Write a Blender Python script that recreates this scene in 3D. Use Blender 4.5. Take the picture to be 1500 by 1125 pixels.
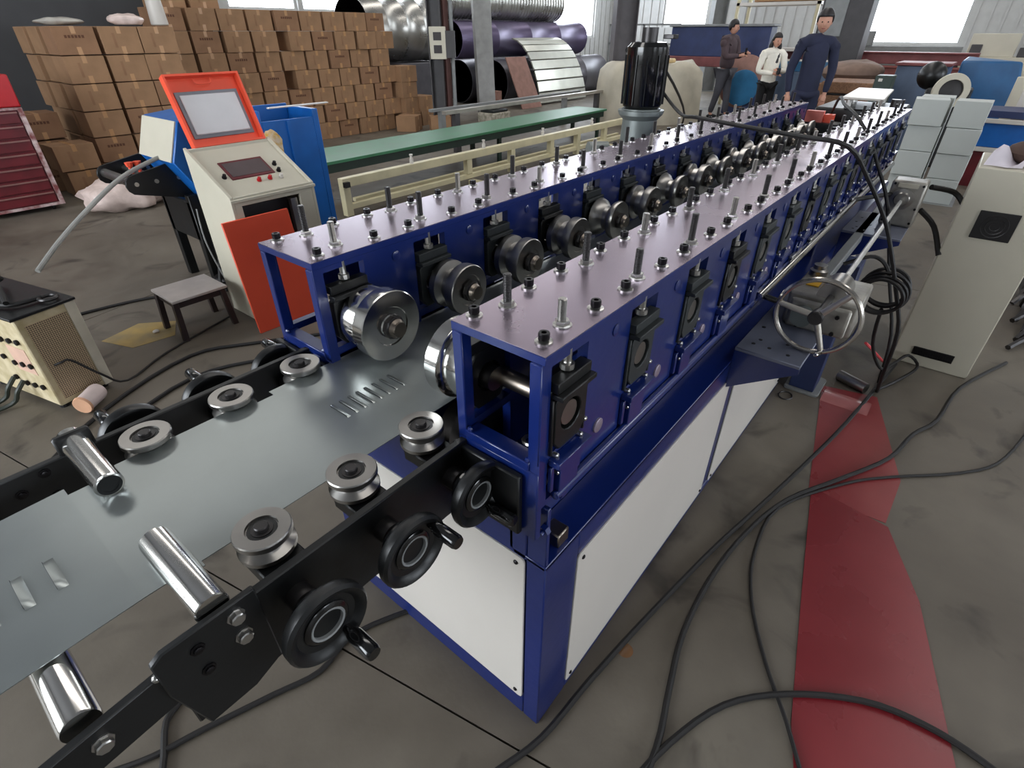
import bpy, math, random
from mathutils import Matrix, Vector, noise
random.seed(7)
PI = math.pi
sc = bpy.context.scene
for o in list(bpy.data.objects): bpy.data.objects.remove(o)
col = sc.collection

# ------------------------------------------------------------------ camera
cd = bpy.data.cameras.new('camera'); cam = bpy.data.objects.new('camera', cd); col.objects.link(cam)
rt = Vector((0.630025, -0.776575, -0.000393)); up = Vector((0.431815, 0.349905, 0.831326)); fw = Vector((0.645449, 0.523926, -0.555785))
cam.matrix_world = Matrix(((rt.x, up.x, -fw.x, -0.5717), (rt.y, up.y, -fw.y, -0.3762), (rt.z, up.z, -fw.z, 1.58), (0, 0, 0, 1)))
cd.sensor_fit = 'HORIZONTAL'; cd.sensor_width = 36; cd.lens = 771.17 * 36 / 1500; cd.clip_start = 0.02; cd.clip_end = 200
sc.camera = cam

# ------------------------------------------------------------------ light
sc.view_settings.view_transform = 'Standard'; sc.view_settings.look = 'None'
sc.view_settings.exposure = -0.1; sc.view_settings.gamma = 1; sc.view_settings.use_curve_mapping = False
w = bpy.data.worlds.new('overcast_sky'); sc.world = w; w.use_nodes = True
w.node_tree.nodes['Background'].inputs[0].default_value = (0.86, 0.93, 1, 1)
w.node_tree.nodes['Background'].inputs[1].default_value = 3.0
def area(name, loc, sx, sy, power, rot=(0, 0, 0), color=(1, 0.97, 0.93)):
    l = bpy.data.lights.new(name, 'AREA'); l.shape = 'RECTANGLE'; l.size = sx; l.size_y = sy; l.energy = power; l.color = color
    o = bpy.data.objects.new(name, l); col.objects.link(o); o.location = loc; o.rotation_euler = rot
    return o
# overhead fill lamps added under the closed roof
area('overhead_fill_light', (9, -3.2, 6.7), 20, 1.0, 230)
area('overhead_fill_light', (10, 2.8, 6.7), 18, 1.0, 330)
area('overhead_fill_light', (9, 8.6, 6.7), 20, 1.0, 300)
# daylight entering through the window wall behind and left of the photographer
area('doorway_daylight', (-5.6, 3.6, 2.6), 5.0, 3.6, 210, (PI / 2, 0, -PI / 2), (0.94, 0.985, 1))

# ------------------------------------------------------------------ materials
def lin(c):
    return tuple((x / 255 / 12.92) if x / 255 <= 0.04045 else ((x / 255 + 0.055) / 1.055) ** 2.4 for x in c) + (1,)
MATS = {}
def mat(name, c, rough=0.5, metal=0.0, var=0.12, scale=6, bump=0.0, bscale=60, coat=0, emis=0, c2=None, rvar=0.0, spec=0.5, trans=0, stretch=None):
    m = bpy.data.materials.new(name); m.use_nodes = True; n = m.node_tree.nodes; L = m.node_tree.links
    b = n['Principled BSDF']; b.inputs['Roughness'].default_value = rough; b.inputs['Metallic'].default_value = metal
    b.inputs['Coat Weight'].default_value = coat; b.inputs['Specular IOR Level'].default_value = spec
    b.inputs['Transmission Weight'].default_value = trans
    A = lin(c); B = lin(c2) if c2 else tuple(min(1, x * (1 + var)) for x in A[:3]) + (1,); A2 = A if c2 else tuple(x * (1 - var) for x in A[:3]) + (1,)
    tc = n.new('ShaderNodeTexCoord'); src = tc.outputs['Object']
    if stretch:
        mp = n.new('ShaderNodeMapping'); mp.inputs['Scale'].default_value = stretch; L.new(src, mp.inputs[0]); src = mp.outputs[0]
    nz = n.new('ShaderNodeTexNoise'); nz.inputs['Scale'].default_value = scale; nz.inputs['Detail'].default_value = 5
    L.new(src, nz.inputs['Vector'])
    r = n.new('ShaderNodeValToRGB'); r.color_ramp.elements[0].position = 0.35; r.color_ramp.elements[1].position = 0.65
    r.color_ramp.elements[0].color = A2; r.color_ramp.elements[1].color = B
    L.new(nz.outputs[0], r.inputs[0]); L.new(r.outputs[0], b.inputs['Base Color'])
    if rvar:
        mr = n.new('ShaderNodeMapRange'); mr.inputs[3].default_value = max(0.02, rough - rvar); mr.inputs[4].default_value = rough + rvar
        L.new(nz.outputs[0], mr.inputs[0]); L.new(mr.outputs[0], b.inputs['Roughness'])
    if bump:
        n2 = n.new('ShaderNodeTexNoise'); n2.inputs['Scale'].default_value = bscale; n2.inputs['Detail'].default_value = 3; L.new(src, n2.inputs['Vector'])
        bp = n.new('ShaderNodeBump'); bp.inputs['Strength'].default_value = bump; bp.inputs['Distance'].default_value = 0.01
        L.new(n2.outputs[0], bp.inputs['Height']); L.new(bp.outputs[0], b.inputs['Normal'])
    if emis:
        b.inputs['Emission Color'].default_value = A; b.inputs['Emission Strength'].default_value = emis
    MATS[name] = m
    return m
BLUE = mat('blue_paint', (13, 34, 98), 0.3, 0, 0.10, 3, 0.05, 30, coat=0.5, rvar=0.06)
BLUE.node_tree.nodes['Principled BSDF'].inputs['Coat Roughness'].default_value = 0.12
BLUE2 = mat('workshop_blue', (12, 92, 170), 0.4, 0, 0.1)
NAVY = mat('navy_paint', (40, 52, 92), 0.5)
BLUEGREY = mat('blue_grey_paint', (72, 88, 112), 0.5)
TEAL = mat('teal_paint', (42, 108, 150), 0.5)
GREEN = mat('green_paint', (54, 112, 78), 0.45, rvar=0.05)
DGREEN = mat('dark_green_paint', (24, 44, 36), 0.5)
PLATE = mat('ground_steel_plate', (172, 158, 172), 0.27, 0.92, 0.03, 5, 0.0, rvar=0.02)
SHEET = mat('galvanised_sheet', (160, 166, 165), 0.3, 0.78, 0.04, 9, 0.0, rvar=0.04)
CHROME = mat('polished_steel', (214, 212, 208), 0.14, 1, 0.04, 10, rvar=0.04)
STEEL = mat('machined_steel', (165, 162, 158), 0.3, 1, 0.1, 12, rvar=0.06)
BRONZE = mat('oiled_shaft_steel', (140, 130, 120), 0.32, 1, 0.1)
DSTEEL = mat('dark_steel', (70, 68, 68), 0.38, 0.8, 0.15)
BSTEEL = mat('black_oxide_bolt', (34, 32, 34), 0.35, 0.7, 0.1)
ZINC = mat('zinc_nut', (190, 188, 184), 0.28, 0.95, 0.08)
BLACK = mat('black_paint', (17, 18, 19), 0.38, 0, 0.2, 5, 0.04, 50, rvar=0.08)
GBLACK = mat('gloss_black', (12, 12, 13), 0.16, 0, 0.1, coat=0.4)
RUBBER = mat('black_rubber', (19, 16, 16), 0.6)
CGREY = mat('dark_grey_cast', (44, 48, 49), 0.5, 0.2, 0.15, 8)
WHITE = mat('white_panel_paint', (206, 200, 192), 0.42, 0, 0.03, 2)
CREAM = mat('cream_paint', (198, 192, 174), 0.42, 0, 0.04, 3)
CREAM2 = mat('cream_frame_paint', (206, 196, 160), 0.45, 0, 0.08, 5)
OLDCREAM = mat('grimy_cream', (176, 160, 122), 0.55, 0, 0.2, 14, c2=(206, 192, 160))
ORANGE = mat('orange_paint', (232, 86, 58), 0.4, 0, 0.04, 3)
RED = mat('red_paint', (176, 16, 26), 0.35, 0, 0.1)
DRED = mat('dark_red_paint', (92, 20, 28), 0.45, 0, 0.2)
MAROON = mat('primer_red', (120, 66, 66), 0.6, 0, 0.15)
CARD = mat('cardboard', (148, 114, 84), 0.85, 0, 0.1, 5, 0.06, 80)
CARD2 = mat('cardboard_dark', (138, 103, 76), 0.85, 0, 0.12, 4, 0.06, 80)  # slightly darker cardboard tone, also used for the carton stain
TAPE = mat('packing_tape', (176, 132, 88), 0.3, 0, 0.05)
INK = mat('printed_ink', (92, 58, 38), 0.8)
BROWN = mat('brown_board', (150, 112, 100), 0.75, 0, 0.15, 6)
WOOD = mat('rough_timber', (126, 92, 68), 0.8, 0, 0.25, 8, stretch=(1, 8, 8))
GREYP = mat('grey_paint', (128, 130, 130), 0.5, 0, 0.08)
LGREY = mat('light_grey_cladding', (186, 186, 184), 0.6, 0, 0.04)
DGREY = mat('dark_grey_paint', (66, 64, 66), 0.55, 0, 0.1)
GREYBOX = mat('grey_carton', (182, 186, 182), 0.7, 0, 0.03, 4)
MOTORG = mat('motor_grey', (112, 118, 116), 0.4, 0.3, 0.1)
WALLD = mat('dim_cladding', (58, 58, 60), 0.7, 0, 0.1, 2)
CONC = None
PLASTIC = mat('crumpled_plastic', (196, 176, 168), 0.3, 0, 0.2, 9, 0.5, 14, c2=(226, 206, 198))
CLEAR = mat('film_wrap', (170, 166, 158), 0.25, 0, 0.15, 9, 0.3, 20)
PAPER = mat('yellow_paper', (176, 148, 84), 0.6, 0, 0.12, 6, c2=(140, 124, 90))
SKIN = mat('skin', (196, 146, 124), 0.6, 0, 0.05)
HAIR = mat('dark_hair', (26, 22, 24), 0.5)
CLOTH1 = mat('brown_grey_cloth', (76, 62, 66), 0.9)
CLOTH2 = mat('grey_denim', (78, 78, 86), 0.9)
CLOTHW = mat('cream_knit', (232, 228, 216), 0.9, bump=0.2, bscale=90)
CLOTHB = mat('black_cloth', (18, 18, 22), 0.85)
CLOTHN = mat('navy_cloth', (34, 38, 62), 0.85)
REDFILM = mat('red_floor_strip', (132, 46, 50), 0.3, 0, 0.12, 2.2, 0.02, 8, c2=(148, 66, 66), rvar=0.12)
GLASSW = mat('daylit_pane', (238, 246, 255), 0.2, 0, 0.0, emis=9.0)
PADW = mat('white_pad', (206, 204, 206), 0.4, 0, 0.03)
SCREEN = mat('touch_screen', (96, 84, 84), 0.15, 0, 0.1)
YELLOW = mat('yellow_label', (232, 176, 30), 0.5)
PINK = mat('pale_red_plastic', (232, 130, 120), 0.4)
WIREG = mat('grey_hose', (150, 150, 146), 0.4)

def floor_mat():
    m = bpy.data.materials.new('worn_concrete'); m.use_nodes = True; n = m.node_tree.nodes; L = m.node_tree.links
    b = n['Principled BSDF']; g = n.new('ShaderNodeNewGeometry')
    def nz(s, d, dist=0):
        t = n.new('ShaderNodeTexNoise'); t.inputs['Scale'].default_value = s; t.inputs['Detail'].default_value = d; t.inputs['Distortion'].default_value = dist
        L.new(g.outputs['Position'], t.inputs['Vector']); return t
    a = nz(0.9, 6, 0.4); c = nz(7, 8); e = nz(60, 3); s = nz(2.3, 4, 1.2)
    r = n.new('ShaderNodeValToRGB'); L.new(a.outputs[0], r.inputs[0])
    r.color_ramp.elements[0].position = 0.32; r.color_ramp.elements[0].color = lin((84, 76, 67))
    r.color_ramp.elements[1].position = 0.68; r.color_ramp.elements[1].color = lin((116, 109, 98))
    r2 = n.new('ShaderNodeValToRGB'); L.new(c.outputs[0], r2.inputs[0]); r2.color_ramp.elements[0].color = (0.55, 0.53, 0.5, 1); r2.color_ramp.elements[1].color = (1.3, 1.3, 1.28, 1)
    mx = n.new('ShaderNodeMix'); mx.data_type = 'RGBA'; mx.blend_type = 'MULTIPLY'; mx.inputs[0].default_value = 0.7
    L.new(r.outputs[0], mx.inputs[6]); L.new(r2.outputs[0], mx.inputs[7])
    r3 = n.new('ShaderNodeValToRGB'); L.new(s.outputs[0], r3.inputs[0]); r3.color_ramp.elements[0].position = 0.58; r3.color_ramp.elements[1].position = 0.72
    r3.color_ramp.elements[0].color = (0, 0, 0, 1); r3.color_ramp.elements[1].color = (1, 1, 1, 1)
    m2 = n.new('ShaderNodeMix'); m2.data_type = 'RGBA'; L.new(r3.outputs[0], m2.inputs[0]); L.new(mx.outputs[2], m2.inputs[6]); m2.inputs[7].default_value = lin((60, 54, 47))
    L.new(m2.outputs[2], b.inputs['Base Color'])
    mr = n.new('ShaderNodeMapRange'); mr.inputs[3].default_value = 0.38; mr.inputs[4].default_value = 0.72; L.new(c.outputs[0], mr.inputs[0]); L.new(mr.outputs[0], b.inputs['Roughness'])
    bp = n.new('ShaderNodeBump'); bp.inputs['Strength'].default_value = 0.15; bp.inputs['Distance'].default_value = 0.004; L.new(e.outputs[0], bp.inputs['Height']); L.new(bp.outputs[0], b.inputs['Normal'])
    return m
CONC = floor_mat()
def perf_mat():
    m = mat('perforated_cream', (150, 126, 100), 0.6, 0, 0.1, 12); n = m.node_tree.nodes; L = m.node_tree.links; b = n['Principled BSDF']
    tc = n.new('ShaderNodeTexCoord'); v = n.new('ShaderNodeTexVoronoi'); v.voronoi_dimensions = '2D'; v.inputs['Scale'].default_value = 110; v.inputs['Randomness'].default_value = 0.1
    sx = n.new('ShaderNodeSeparateXYZ'); cx = n.new('ShaderNodeCombineXYZ'); L.new(tc.outputs['Object'], sx.inputs[0]); L.new(sx.outputs[0], cx.inputs[0]); L.new(sx.outputs[2], cx.inputs[1]); L.new(cx.outputs[0], v.inputs['Vector'])
    r = n.new('ShaderNodeValToRGB'); r.color_ramp.elements[0].position = 0.28; r.color_ramp.elements[0].color = lin((60, 48, 38)); r.color_ramp.elements[1].position = 0.36; r.color_ramp.elements[1].color = lin((176, 154, 124))
    L.new(v.outputs['Distance'], r.inputs[0]); L.new(r.outputs[0], b.inputs['Base Color']); return m
PERF = perf_mat()

# ------------------------------------------------------------------ mesh helpers (everything is authored in world coordinates)
RM = {}
def perp(a):
    a = a.normalized(); t = Vector((0, 0, 1)) if abs(a.z) < 0.9 else Vector((1, 0, 0))
    u = a.cross(t).normalized(); return u, a.cross(u).normalized()
class MB:
    def __init__(s, M=None): s.v = []; s.f = []; s.M = M
    def add(s, vs, fs):
        k = len(s.v); s.v += [(s.M @ Vector(p)) if s.M else Vector(p) for p in vs]; s.f += [tuple(i + k for i in f) for f in fs]; return s
    def box(s, x0, x1, y0, y1, z0, z1):
        return s.add([(x0, y0, z0), (x1, y0, z0), (x1, y1, z0), (x0, y1, z0), (x0, y0, z1), (x1, y0, z1), (x1, y1, z1), (x0, y1, z1)],
                     [(0, 3, 2, 1), (4, 5, 6, 7), (0, 1, 5, 4), (1, 2, 6, 5), (2, 3, 7, 6), (3, 0, 4, 7)])
    def hexa(s, b, t):
        return s.add(list(b) + list(t), [(0, 3, 2, 1), (4, 5, 6, 7), (0, 1, 5, 4), (1, 2, 6, 5), (2, 3, 7, 6), (3, 0, 4, 7)])
    def prism(s, poly, ax, a, b):
        n = len(poly)
        def P(p, h): return {'x': (h, p[0], p[1]), 'y': (p[0], h, p[1]), 'z': (p[0], p[1], h)}[ax]
        return s.add([P(p, a) for p in poly] + [P(p, b) for p in poly],
                     [tuple(range(n))[::-1], tuple(range(n, 2 * n))] + [(i, (i + 1) % n, n + (i + 1) % n, n + i) for i in range(n)])
    def lathe(s, prof, o, ax, n=24):
        o = Vector(o); ax = Vector(ax).normalized(); u, w = perp(ax); vs = []; fs = []; m = len(prof)
        for r, h in prof:
            for i in range(n):
                t = 2 * PI * i / n; vs.append(o + ax * h + (u * math.cos(t) + w * math.sin(t)) * max(r, 1e-5))
        for j in range(m - 1):
            for i in range(n): fs.append((j * n + i, j * n + (i + 1) % n, (j + 1) * n + (i + 1) % n, (j + 1) * n + i))
        if prof[0][0] > 1e-4: fs.append(tuple(range(n))[::-1])
        if prof[-1][0] > 1e-4: fs.append(tuple(range((m - 1) * n, m * n)))
        return s.add(vs, fs)
    def cyl(s, a, b, r, r2=None, n=14):
        a = Vector(a); b = Vector(b); return s.lathe([(r, 0), (r if r2 is None else r2, (b - a).length)], a, b - a, n)
    def tube(s, pts, r, n=8, closed=False, smooth=4):
        P = [Vector(p) for p in pts]
        if smooth and len(P) > 2:
            Q = []; m = len(P)
            for i in range(m if closed else m - 1):
                g = (lambda k: P[k % m]) if closed else (lambda k: P[max(0, min(m - 1, k))])
                p0, p1, p2, p3 = g(i - 1), g(i), g(i + 1), g(i + 2)
                for k in range(smooth):
                    t = k / smooth
                    Q.append(0.5 * ((2 * p1) + (p2 - p0) * t + (2 * p0 - 5 * p1 + 4 * p2 - p3) * t * t + (3 * p1 - p0 - 3 * p2 + p3) * t ** 3))
            if not closed: Q.append(P[-1])
            P = Q
        m = len(P); vs = []; fs = []; u = None
        for i in range(m):
            if closed: d = P[(i + 1) % m] - P[i - 1]
            else: d = P[min(i + 1, m - 1)] - P[max(i - 1, 0)]
            d = d.normalized() if d.length > 1e-9 else Vector((0, 0, 1))
            if u is None: u, _ = perp(d)
            u = (u - d * u.dot(d)); u = u.normalized() if u.length > 1e-6 else perp(d)[0]
            w_ = d.cross(u); rr = r[i * (len(r) - 1) // (m - 1)] if isinstance(r, (list, tuple)) else r
            for k in range(n):
                t = 2 * PI * k / n; vs.append(P[i] + (u * math.cos(t) + w_ * math.sin(t)) * rr)
        for i in range(m if closed else m - 1):
            j = (i + 1) % m
            for k in range(n): fs.append((i * n + k, i * n + (k + 1) % n, j * n + (k + 1) % n, j * n + k))
        if not closed: fs.append(tuple(range(n))[::-1]); fs.append(tuple(range((m - 1) * n, m * n)))
        return s.add(vs, fs)
    def sph(s, c, r, n=14, m=8, sc_=(1, 1, 1)):
        vs = []; fs = []
        for j in range(m + 1):
            ph = PI * j / m
            for i in range(n):
                t = 2 * PI * i / n; vs.append((c[0] + r * sc_[0] * math.sin(ph) * math.cos(t), c[1] + r * sc_[1] * math.sin(ph) * math.sin(t), c[2] + r * sc_[2] * math.cos(ph)))
        for j in range(m):
            for i in range(n): fs.append((j * n + i, (j + 1) * n + i, (j + 1) * n + (i + 1) % n, j * n + (i + 1) % n))
        return s.add(vs, fs)
    def mesh(s, name, m, inv=None, ang=35):
        me = bpy.data.meshes.new(name); vs = [(inv @ p) if inv else p for p in s.v]
        me.from_pydata([tuple(p) for p in vs], [], s.f); me.validate(); me.materials.append(m)
        me.polygons.foreach_set('use_smooth', [True] * len(me.polygons)); me.set_sharp_from_angle(angle=math.radians(ang)); me.update()
        return me
    def build(s, name, m, parent=None, bev=0, label=None, kind=None, ang=35, seg=1):
        pm = RM.get(parent) if parent else None
        me = s.mesh(name, m, pm.inverted() if pm else None, ang)
        o = bpy.data.objects.new(name, me); col.objects.link(o)
        if parent: o.parent = parent; RM[o] = pm
        else: RM[o] = Matrix.Identity(4)
        if bev:
            b = o.modifiers.new('bevel', 'BEVEL'); b.width = bev; b.segments = seg; b.limit_method = 'ANGLE'; b.angle_limit = math.radians(40)
        if label: o['label'] = label
        if kind: o['kind'] = kind
        return o
def thing(name, label, cat, loc=(0, 0, 0), rz=0, group=None):
    o = bpy.data.objects.new(name, None); col.objects.link(o); o.empty_display_size = 0.1
    o.location = loc; o.rotation_euler = (0, 0, rz); RM[o] = Matrix.Translation(loc) @ Matrix.Rotation(rz, 4, 'Z')
    o['label'] = label; o['category'] = cat
    if group: o['group'] = group
    return o
def tag(o, label, cat, group=None):
    o['label'] = label; o['category'] = cat
    if group: o['group'] = group
    # origin at the base of the thing
    me = o.data; n = len(me.vertices); c = sum((v.co for v in me.vertices), Vector()) / n; c.z = min(v.co.z for v in me.vertices)
    me.transform(Matrix.Translation(-c)); o.location = c; RM[o] = Matrix.Translation(c)
    return o
def inst(name, me, pos, parent, rot=None):
    o = bpy.data.objects.new(name, me); col.objects.link(o)
    W = Matrix.Translation(pos) @ (rot if rot else Matrix.Identity(4))
    if parent: o.parent = parent; o.matrix_local = RM[parent].inverted() @ W; RM[o] = W
    else: o.matrix_local = W; RM[o] = W
    return o
def struct(o): o['kind'] = 'structure'; return o
def dup(root, loc, rz=None, label=None, group=None):
    r = root.copy(); col.objects.link(r); r.location = loc
    if rz is not None: r.rotation_euler = (0, 0, rz)
    if label: r['label'] = label
    if group: r['group'] = group
    for ch in list(root.children):
        c = ch.copy(); col.objects.link(c); c.parent = r
        for g in ch.children:
            d = g.copy(); col.objects.link(d); d.parent = c
    return r
def T(x, y, z, rz=0, ry=0, rx=0):
    return Matrix.Translation((x, y, z)) @ Matrix.Rotation(rz, 4, 'Z') @ Matrix.Rotation(ry, 4, 'Y') @ Matrix.Rotation(rx, 4, 'X')

# ------------------------------------------------------------------ room
X0, X1, Y0, Y1, ZC = -6.0, 20.0, -9.0, 11.5, 7.0
fl = struct(MB().box(X0, X1, Y0, Y1, -0.12, -0.03).build('floor', mat('joint_filler', (52, 48, 44), 0.8)))
th = math.radians(12); e1 = Vector((math.cos(th), math.sin(th))); e2 = Vector((-math.sin(th), math.cos(th)))
sl = MB().box(0.003, 3.997, 0.003, 7.997, -0.03, 0).mesh('floor_slab', CONC)
for i in range(-4, 7):
    for j in range(-3, 3):
        c = e1 * (-0.078 + 4 * i) + e2 * (3.68 + 8 * j); cc = c + e1 * 2 + e2 * 4
        if X0 - 2.5 < cc.x < X1 + 2.5 and Y0 - 4.5 < cc.y < Y1 + 4.5: inst('floor_slab', sl, (c.x, c.y, 0), fl, Matrix.Rotation(th, 4, 'Z'))
def wall(name, ax, pos, a0, a1, holes, m, th_=0.2):
    mb = MB()
    def seg(u0, u1, z0, z1):
        if u1 - u0 < 1e-3 or z1 - z0 < 1e-3: return
        if ax == 'x': mb.box(pos, pos + th_, u0, u1, z0, z1)
        else: mb.box(u0, u1, pos, pos + th_, z0, z1)
    u = a0
    for (h0, h1, z0, z1) in sorted(holes):
        seg(u, h0, -0.1, ZC); seg(h0, h1, -0.1, z0); seg(h0, h1, z1, ZC); u = h1
    seg(u, a1, -0.1, ZC)
    return struct(mb.build(name, m))
HB = [(0.9, 3.45, 1.28, 5.4), (8.0, 9.6, 1.72, 5.4)]
HL = [(-4.6, -1.4, 1.95, 4.2), (5.55, 7.05, 1.93, 3.9), (7.15, 8.9, 1.93, 3.9), (9.6, 13.0, 1.9, 4.3), (16.2, 18.7, 1.42, 5.4)]
HR_FILL = [(-4, -1, 1.3, 4.2), (2, 6, 1.3, 4.2), (9, 13, 1.3, 4.2)]  # unseen right wall windows, added as fill light
HF_FILL = [(1.0, 6.2, 0.9, 4.3)]  # unseen front window, added as fill light
wb = wall('wall_back', 'x', X1, Y0, Y1, HB, LGREY); wl = wall('wall_left', 'y', Y1, X0, X1, HL, LGREY)
wr = wall('wall_right', 'y', Y0 - 0.2, X0, X1, HR_FILL, LGREY); wf = wall('wall_front', 'x', X0 - 0.2, Y0, Y1, HF_FILL, LGREY)
struct(MB().box(X0, X1, Y0, Y1, ZC, ZC + 0.1).build('ceiling', mat('roof_sheet', (120, 120, 122), 0.7)))
k = 0
for ax, pos, hs, sgn in (('x', X1, HB, -1), ('y', Y1, HL, -1), ('y', Y0 - 0.2, HR_FILL, 1), ('x', X0 - 0.2, HF_FILL, 1)):
    for (h0, h1, z0, z1) in hs:
        k += 1; f = MB(); p = MB(); c = pos + 0.1
        def b(u0, u1, za, zb, t=0.04, mb=f):
            if ax == 'x': mb.box(c - t, c + t, u0, u1, za, zb)
            else: mb.box(u0, u1, c - t, c + t, za, zb)
        b(h0, h0 + 0.06, z0, z1); b(h1 - 0.06, h1, z0, z1); b(h0 + 0.06, h1 - 0.06, z0, z0 + 0.06); b(h0 + 0.06, h1 - 0.06, z1 - 0.06, z1)
        nb = max(1, int((h1 - h0) / 1.1)) if ax == 'y' else 0
        for q in range(1, nb): u = h0 + (h1 - h0) * q / nb; b(u - 0.025, u + 0.025, z0 + 0.06, z1 - 0.06)
        wo = struct(f.build('window_%d' % k, LGREY)); b(h0 + 0.06, h1 - 0.06, z0 + 0.06, z1 - 0.06, 0.008, p)
        p.build('pane', GLASSW, wo)
# vertical cladding ribs: geometry on the two walls in view
rb = MB()
for i in range(70):
    y = Y0 + 0.15 + i * 0.3
    if any(h[0] - 0.05 < y < h[1] + 0.05 for h in HB): rb.box(X1 - 0.025, X1, y, y + 0.05, 0, 1.25 if y < 4 else 1.7)
    else: rb.box(X1 - 0.025, X1, y, y + 0.05, 0, ZC)
rb.build('cladding_rib', LGREY, wb, kind='stuff')
rb = MB()
for i in range(86):
    x = X0 + 0.15 + i * 0.3; hit = [h for h in HL if h[0] - 0.05 < x < h[1] + 0.05]
    rb.box(x, x + 0.05, Y1 - 0.025, Y1, 0, (hit[0][2] - 0.02) if hit else ZC)
rb.build('cladding_rib', LGREY, wl, kind='stuff')
def hcol(n, x, y, wd, m, h=ZC, rot=0):
    M = T(x, y, 0, rot); mb = MB(M); q = wd / 2
    mb.box(-q, q, -q, -q + 0.018, 0, h).box(-q, q, q - 0.018, q, 0, h).box(-0.008, 0.008, -q + 0.018, q - 0.018, 0, h).box(-q - 0.04, q + 0.04, -q - 0.04, q + 0.04, 0, 0.02)
    return struct(mb.build(n, m))
hcol('trim_1', 7.32, 7.78, 0.24, DGREY, rot=0.6)
struct(MB().box(7.40, 7.52, 7.64, 7.74, 0, ZC).build('trim_5', mat('rust_red_post', (92, 62, 58), 0.6)))
struct(MB().cyl((7.50, 7.56, 0), (7.50, 7.56, ZC), 0.035).build('trim_6', GREYP))
hcol('trim_2', 11.0, 6.05, 0.44, mat('column_paint', (84, 80, 84), 0.5), rot=0.7)
hcol('trim_3', 18.4, 7.0, 0.4, GREYP, rot=0.7)
# dark partition behind the left carton pile
struct(MB().box(-5.9, 4.3, 9.75, 9.85, 0, 3.2).build('trim_4', WALLD))

# ------------------------------------------------------------------ roll forming machine
N = 15; PX = 0.251; SX0 = 0.064; H = 1.19; XE = 3.75; XS = -0.036
mc = thing('roll_forming_machine', 'long blue roll forming machine with white panels on its base and studded top plates', 'machine')
def bf():
    mb = MB()
    mb.box(0.006, 2.17, 0.05, 0.74, 0.03, 0.66)
    for a, b_ in ((0, 2.17), (2.26, 3.72)):
        L_ = b_ - a
        for y0, y1 in ((0, 0.05), (0.74, 0.79)):
            pw_ = 0.13 if a == 0 else 0.06
            mb.box(a, a + pw_, y0, y1, 0, 0.67); mb.box(b_ - 0.06, b_, y0, y1, 0, 0.67)
            mb.box(a + pw_, b_ - 0.06, y0, y1, 0, 0.036); mb.box(a + pw_, b_ - 0.06, y0, y1, 0.585, 0.67)
        mb.box(a, a + 0.05, 0.05, 0.74, 0, 0.1); mb.box(a, a + 0.05, 0.05, 0.74, 0.655, 0.83); mb.box(b_ - 0.05, b_, 0.05, 0.74, 0, 0.1)
    mb.box(1.10, 1.16, 0.0005, 0.05, 0.036, 0.585)
    mb.box(2.3, 3.7, 0.05, 0.74, 0.3, 0.62)
    return mb
base = bf().build('base_frame', BLUE, mc, bev=0.003)
ch = MB()   # recessed channel between the base and the housings
for s in (0, 1):
    ya, yb, yc = (0.0, 0.085, 0.095) if s == 0 else (0.79, 0.705, 0.695)
    ch.box(-0.0, XE - 0.03, min(yb, yc), max(yb, yc), 0.67, 0.85)
    ch.box(-0.0, XE - 0.03, min(ya, yb), max(ya, yb), 0.66, 0.672)
ch.box(0.0, XE - 0.03, 0.095, 0.695, 0.80, 0.83)
ch.box(0.0, XE - 0.03, 0.0212, 0.095, 0.84, 0.85)
ch.box(0.0, XE - 0.03, 0.695, 0.7658, 0.84, 0.85)
ch.box(0.001, 0.012, 0.0012, 0.049, 0.672, 0.84)
ch.build('channel_beam', BLUE, mc, bev=0.002)
def rpoly(u0, u1, v0, v1, r):
    out = []
    for cx, cy, a in ((u1 - r, v1 - r, 0), (u0 + r, v1 - r, 90), (u0 + r, v0 + r, 180), (u1 - r, v0 + r, 270)):
        for k in range(3): t = math.radians(a + 45 * k); out.append((cx + r * math.cos(t), cy + r * math.sin(t)))
    return out
scr = MB().lathe([(0.006, 0), (0.006, 0.002), (0.003, 0.004)], (0, 0, 0), (0, 0, 1), 10).mesh('screw', BSTEEL)
def sidepanel(u0, u1, z0, z1, face):
    if face == 'front':
        o = MB().prism(rpoly(u0, u1, z0, z1, 0.012), 'x', -0.004, 0.001).build('front_panel', WHITE, mc, bev=0.001)
        for u in (u0 + 0.022, u1 - 0.022):
            for z in (z0 + 0.022, z1 - 0.022): inst('screw', scr, (-0.004, u, z), o, Matrix.Rotation(-PI / 2, 4, 'Y'))
    else:
        o = MB().prism(rpoly(u0, u1, z0, z1, 0.012), 'y', -0.004, 0.001).build('side_panel', WHITE, mc, bev=0.001)
        for u in (u0 + 0.022, u1 - 0.022):
            for z in (z0 + 0.022, z1 - 0.022): inst('screw', scr, (u, -0.004, z), o, Matrix.Rotation(PI / 2, 4, 'X'))
sidepanel(0.052, 0.70, 0.085, 0.66, 'front')
sidepanel(0.128, 1.095, 0.036, 0.587, 'side'); sidepanel(1.165, 2.12, 0.036, 0.587, 'side'); sidepanel(2.31, 3.66, 0.036, 0.587, 'side')

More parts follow.
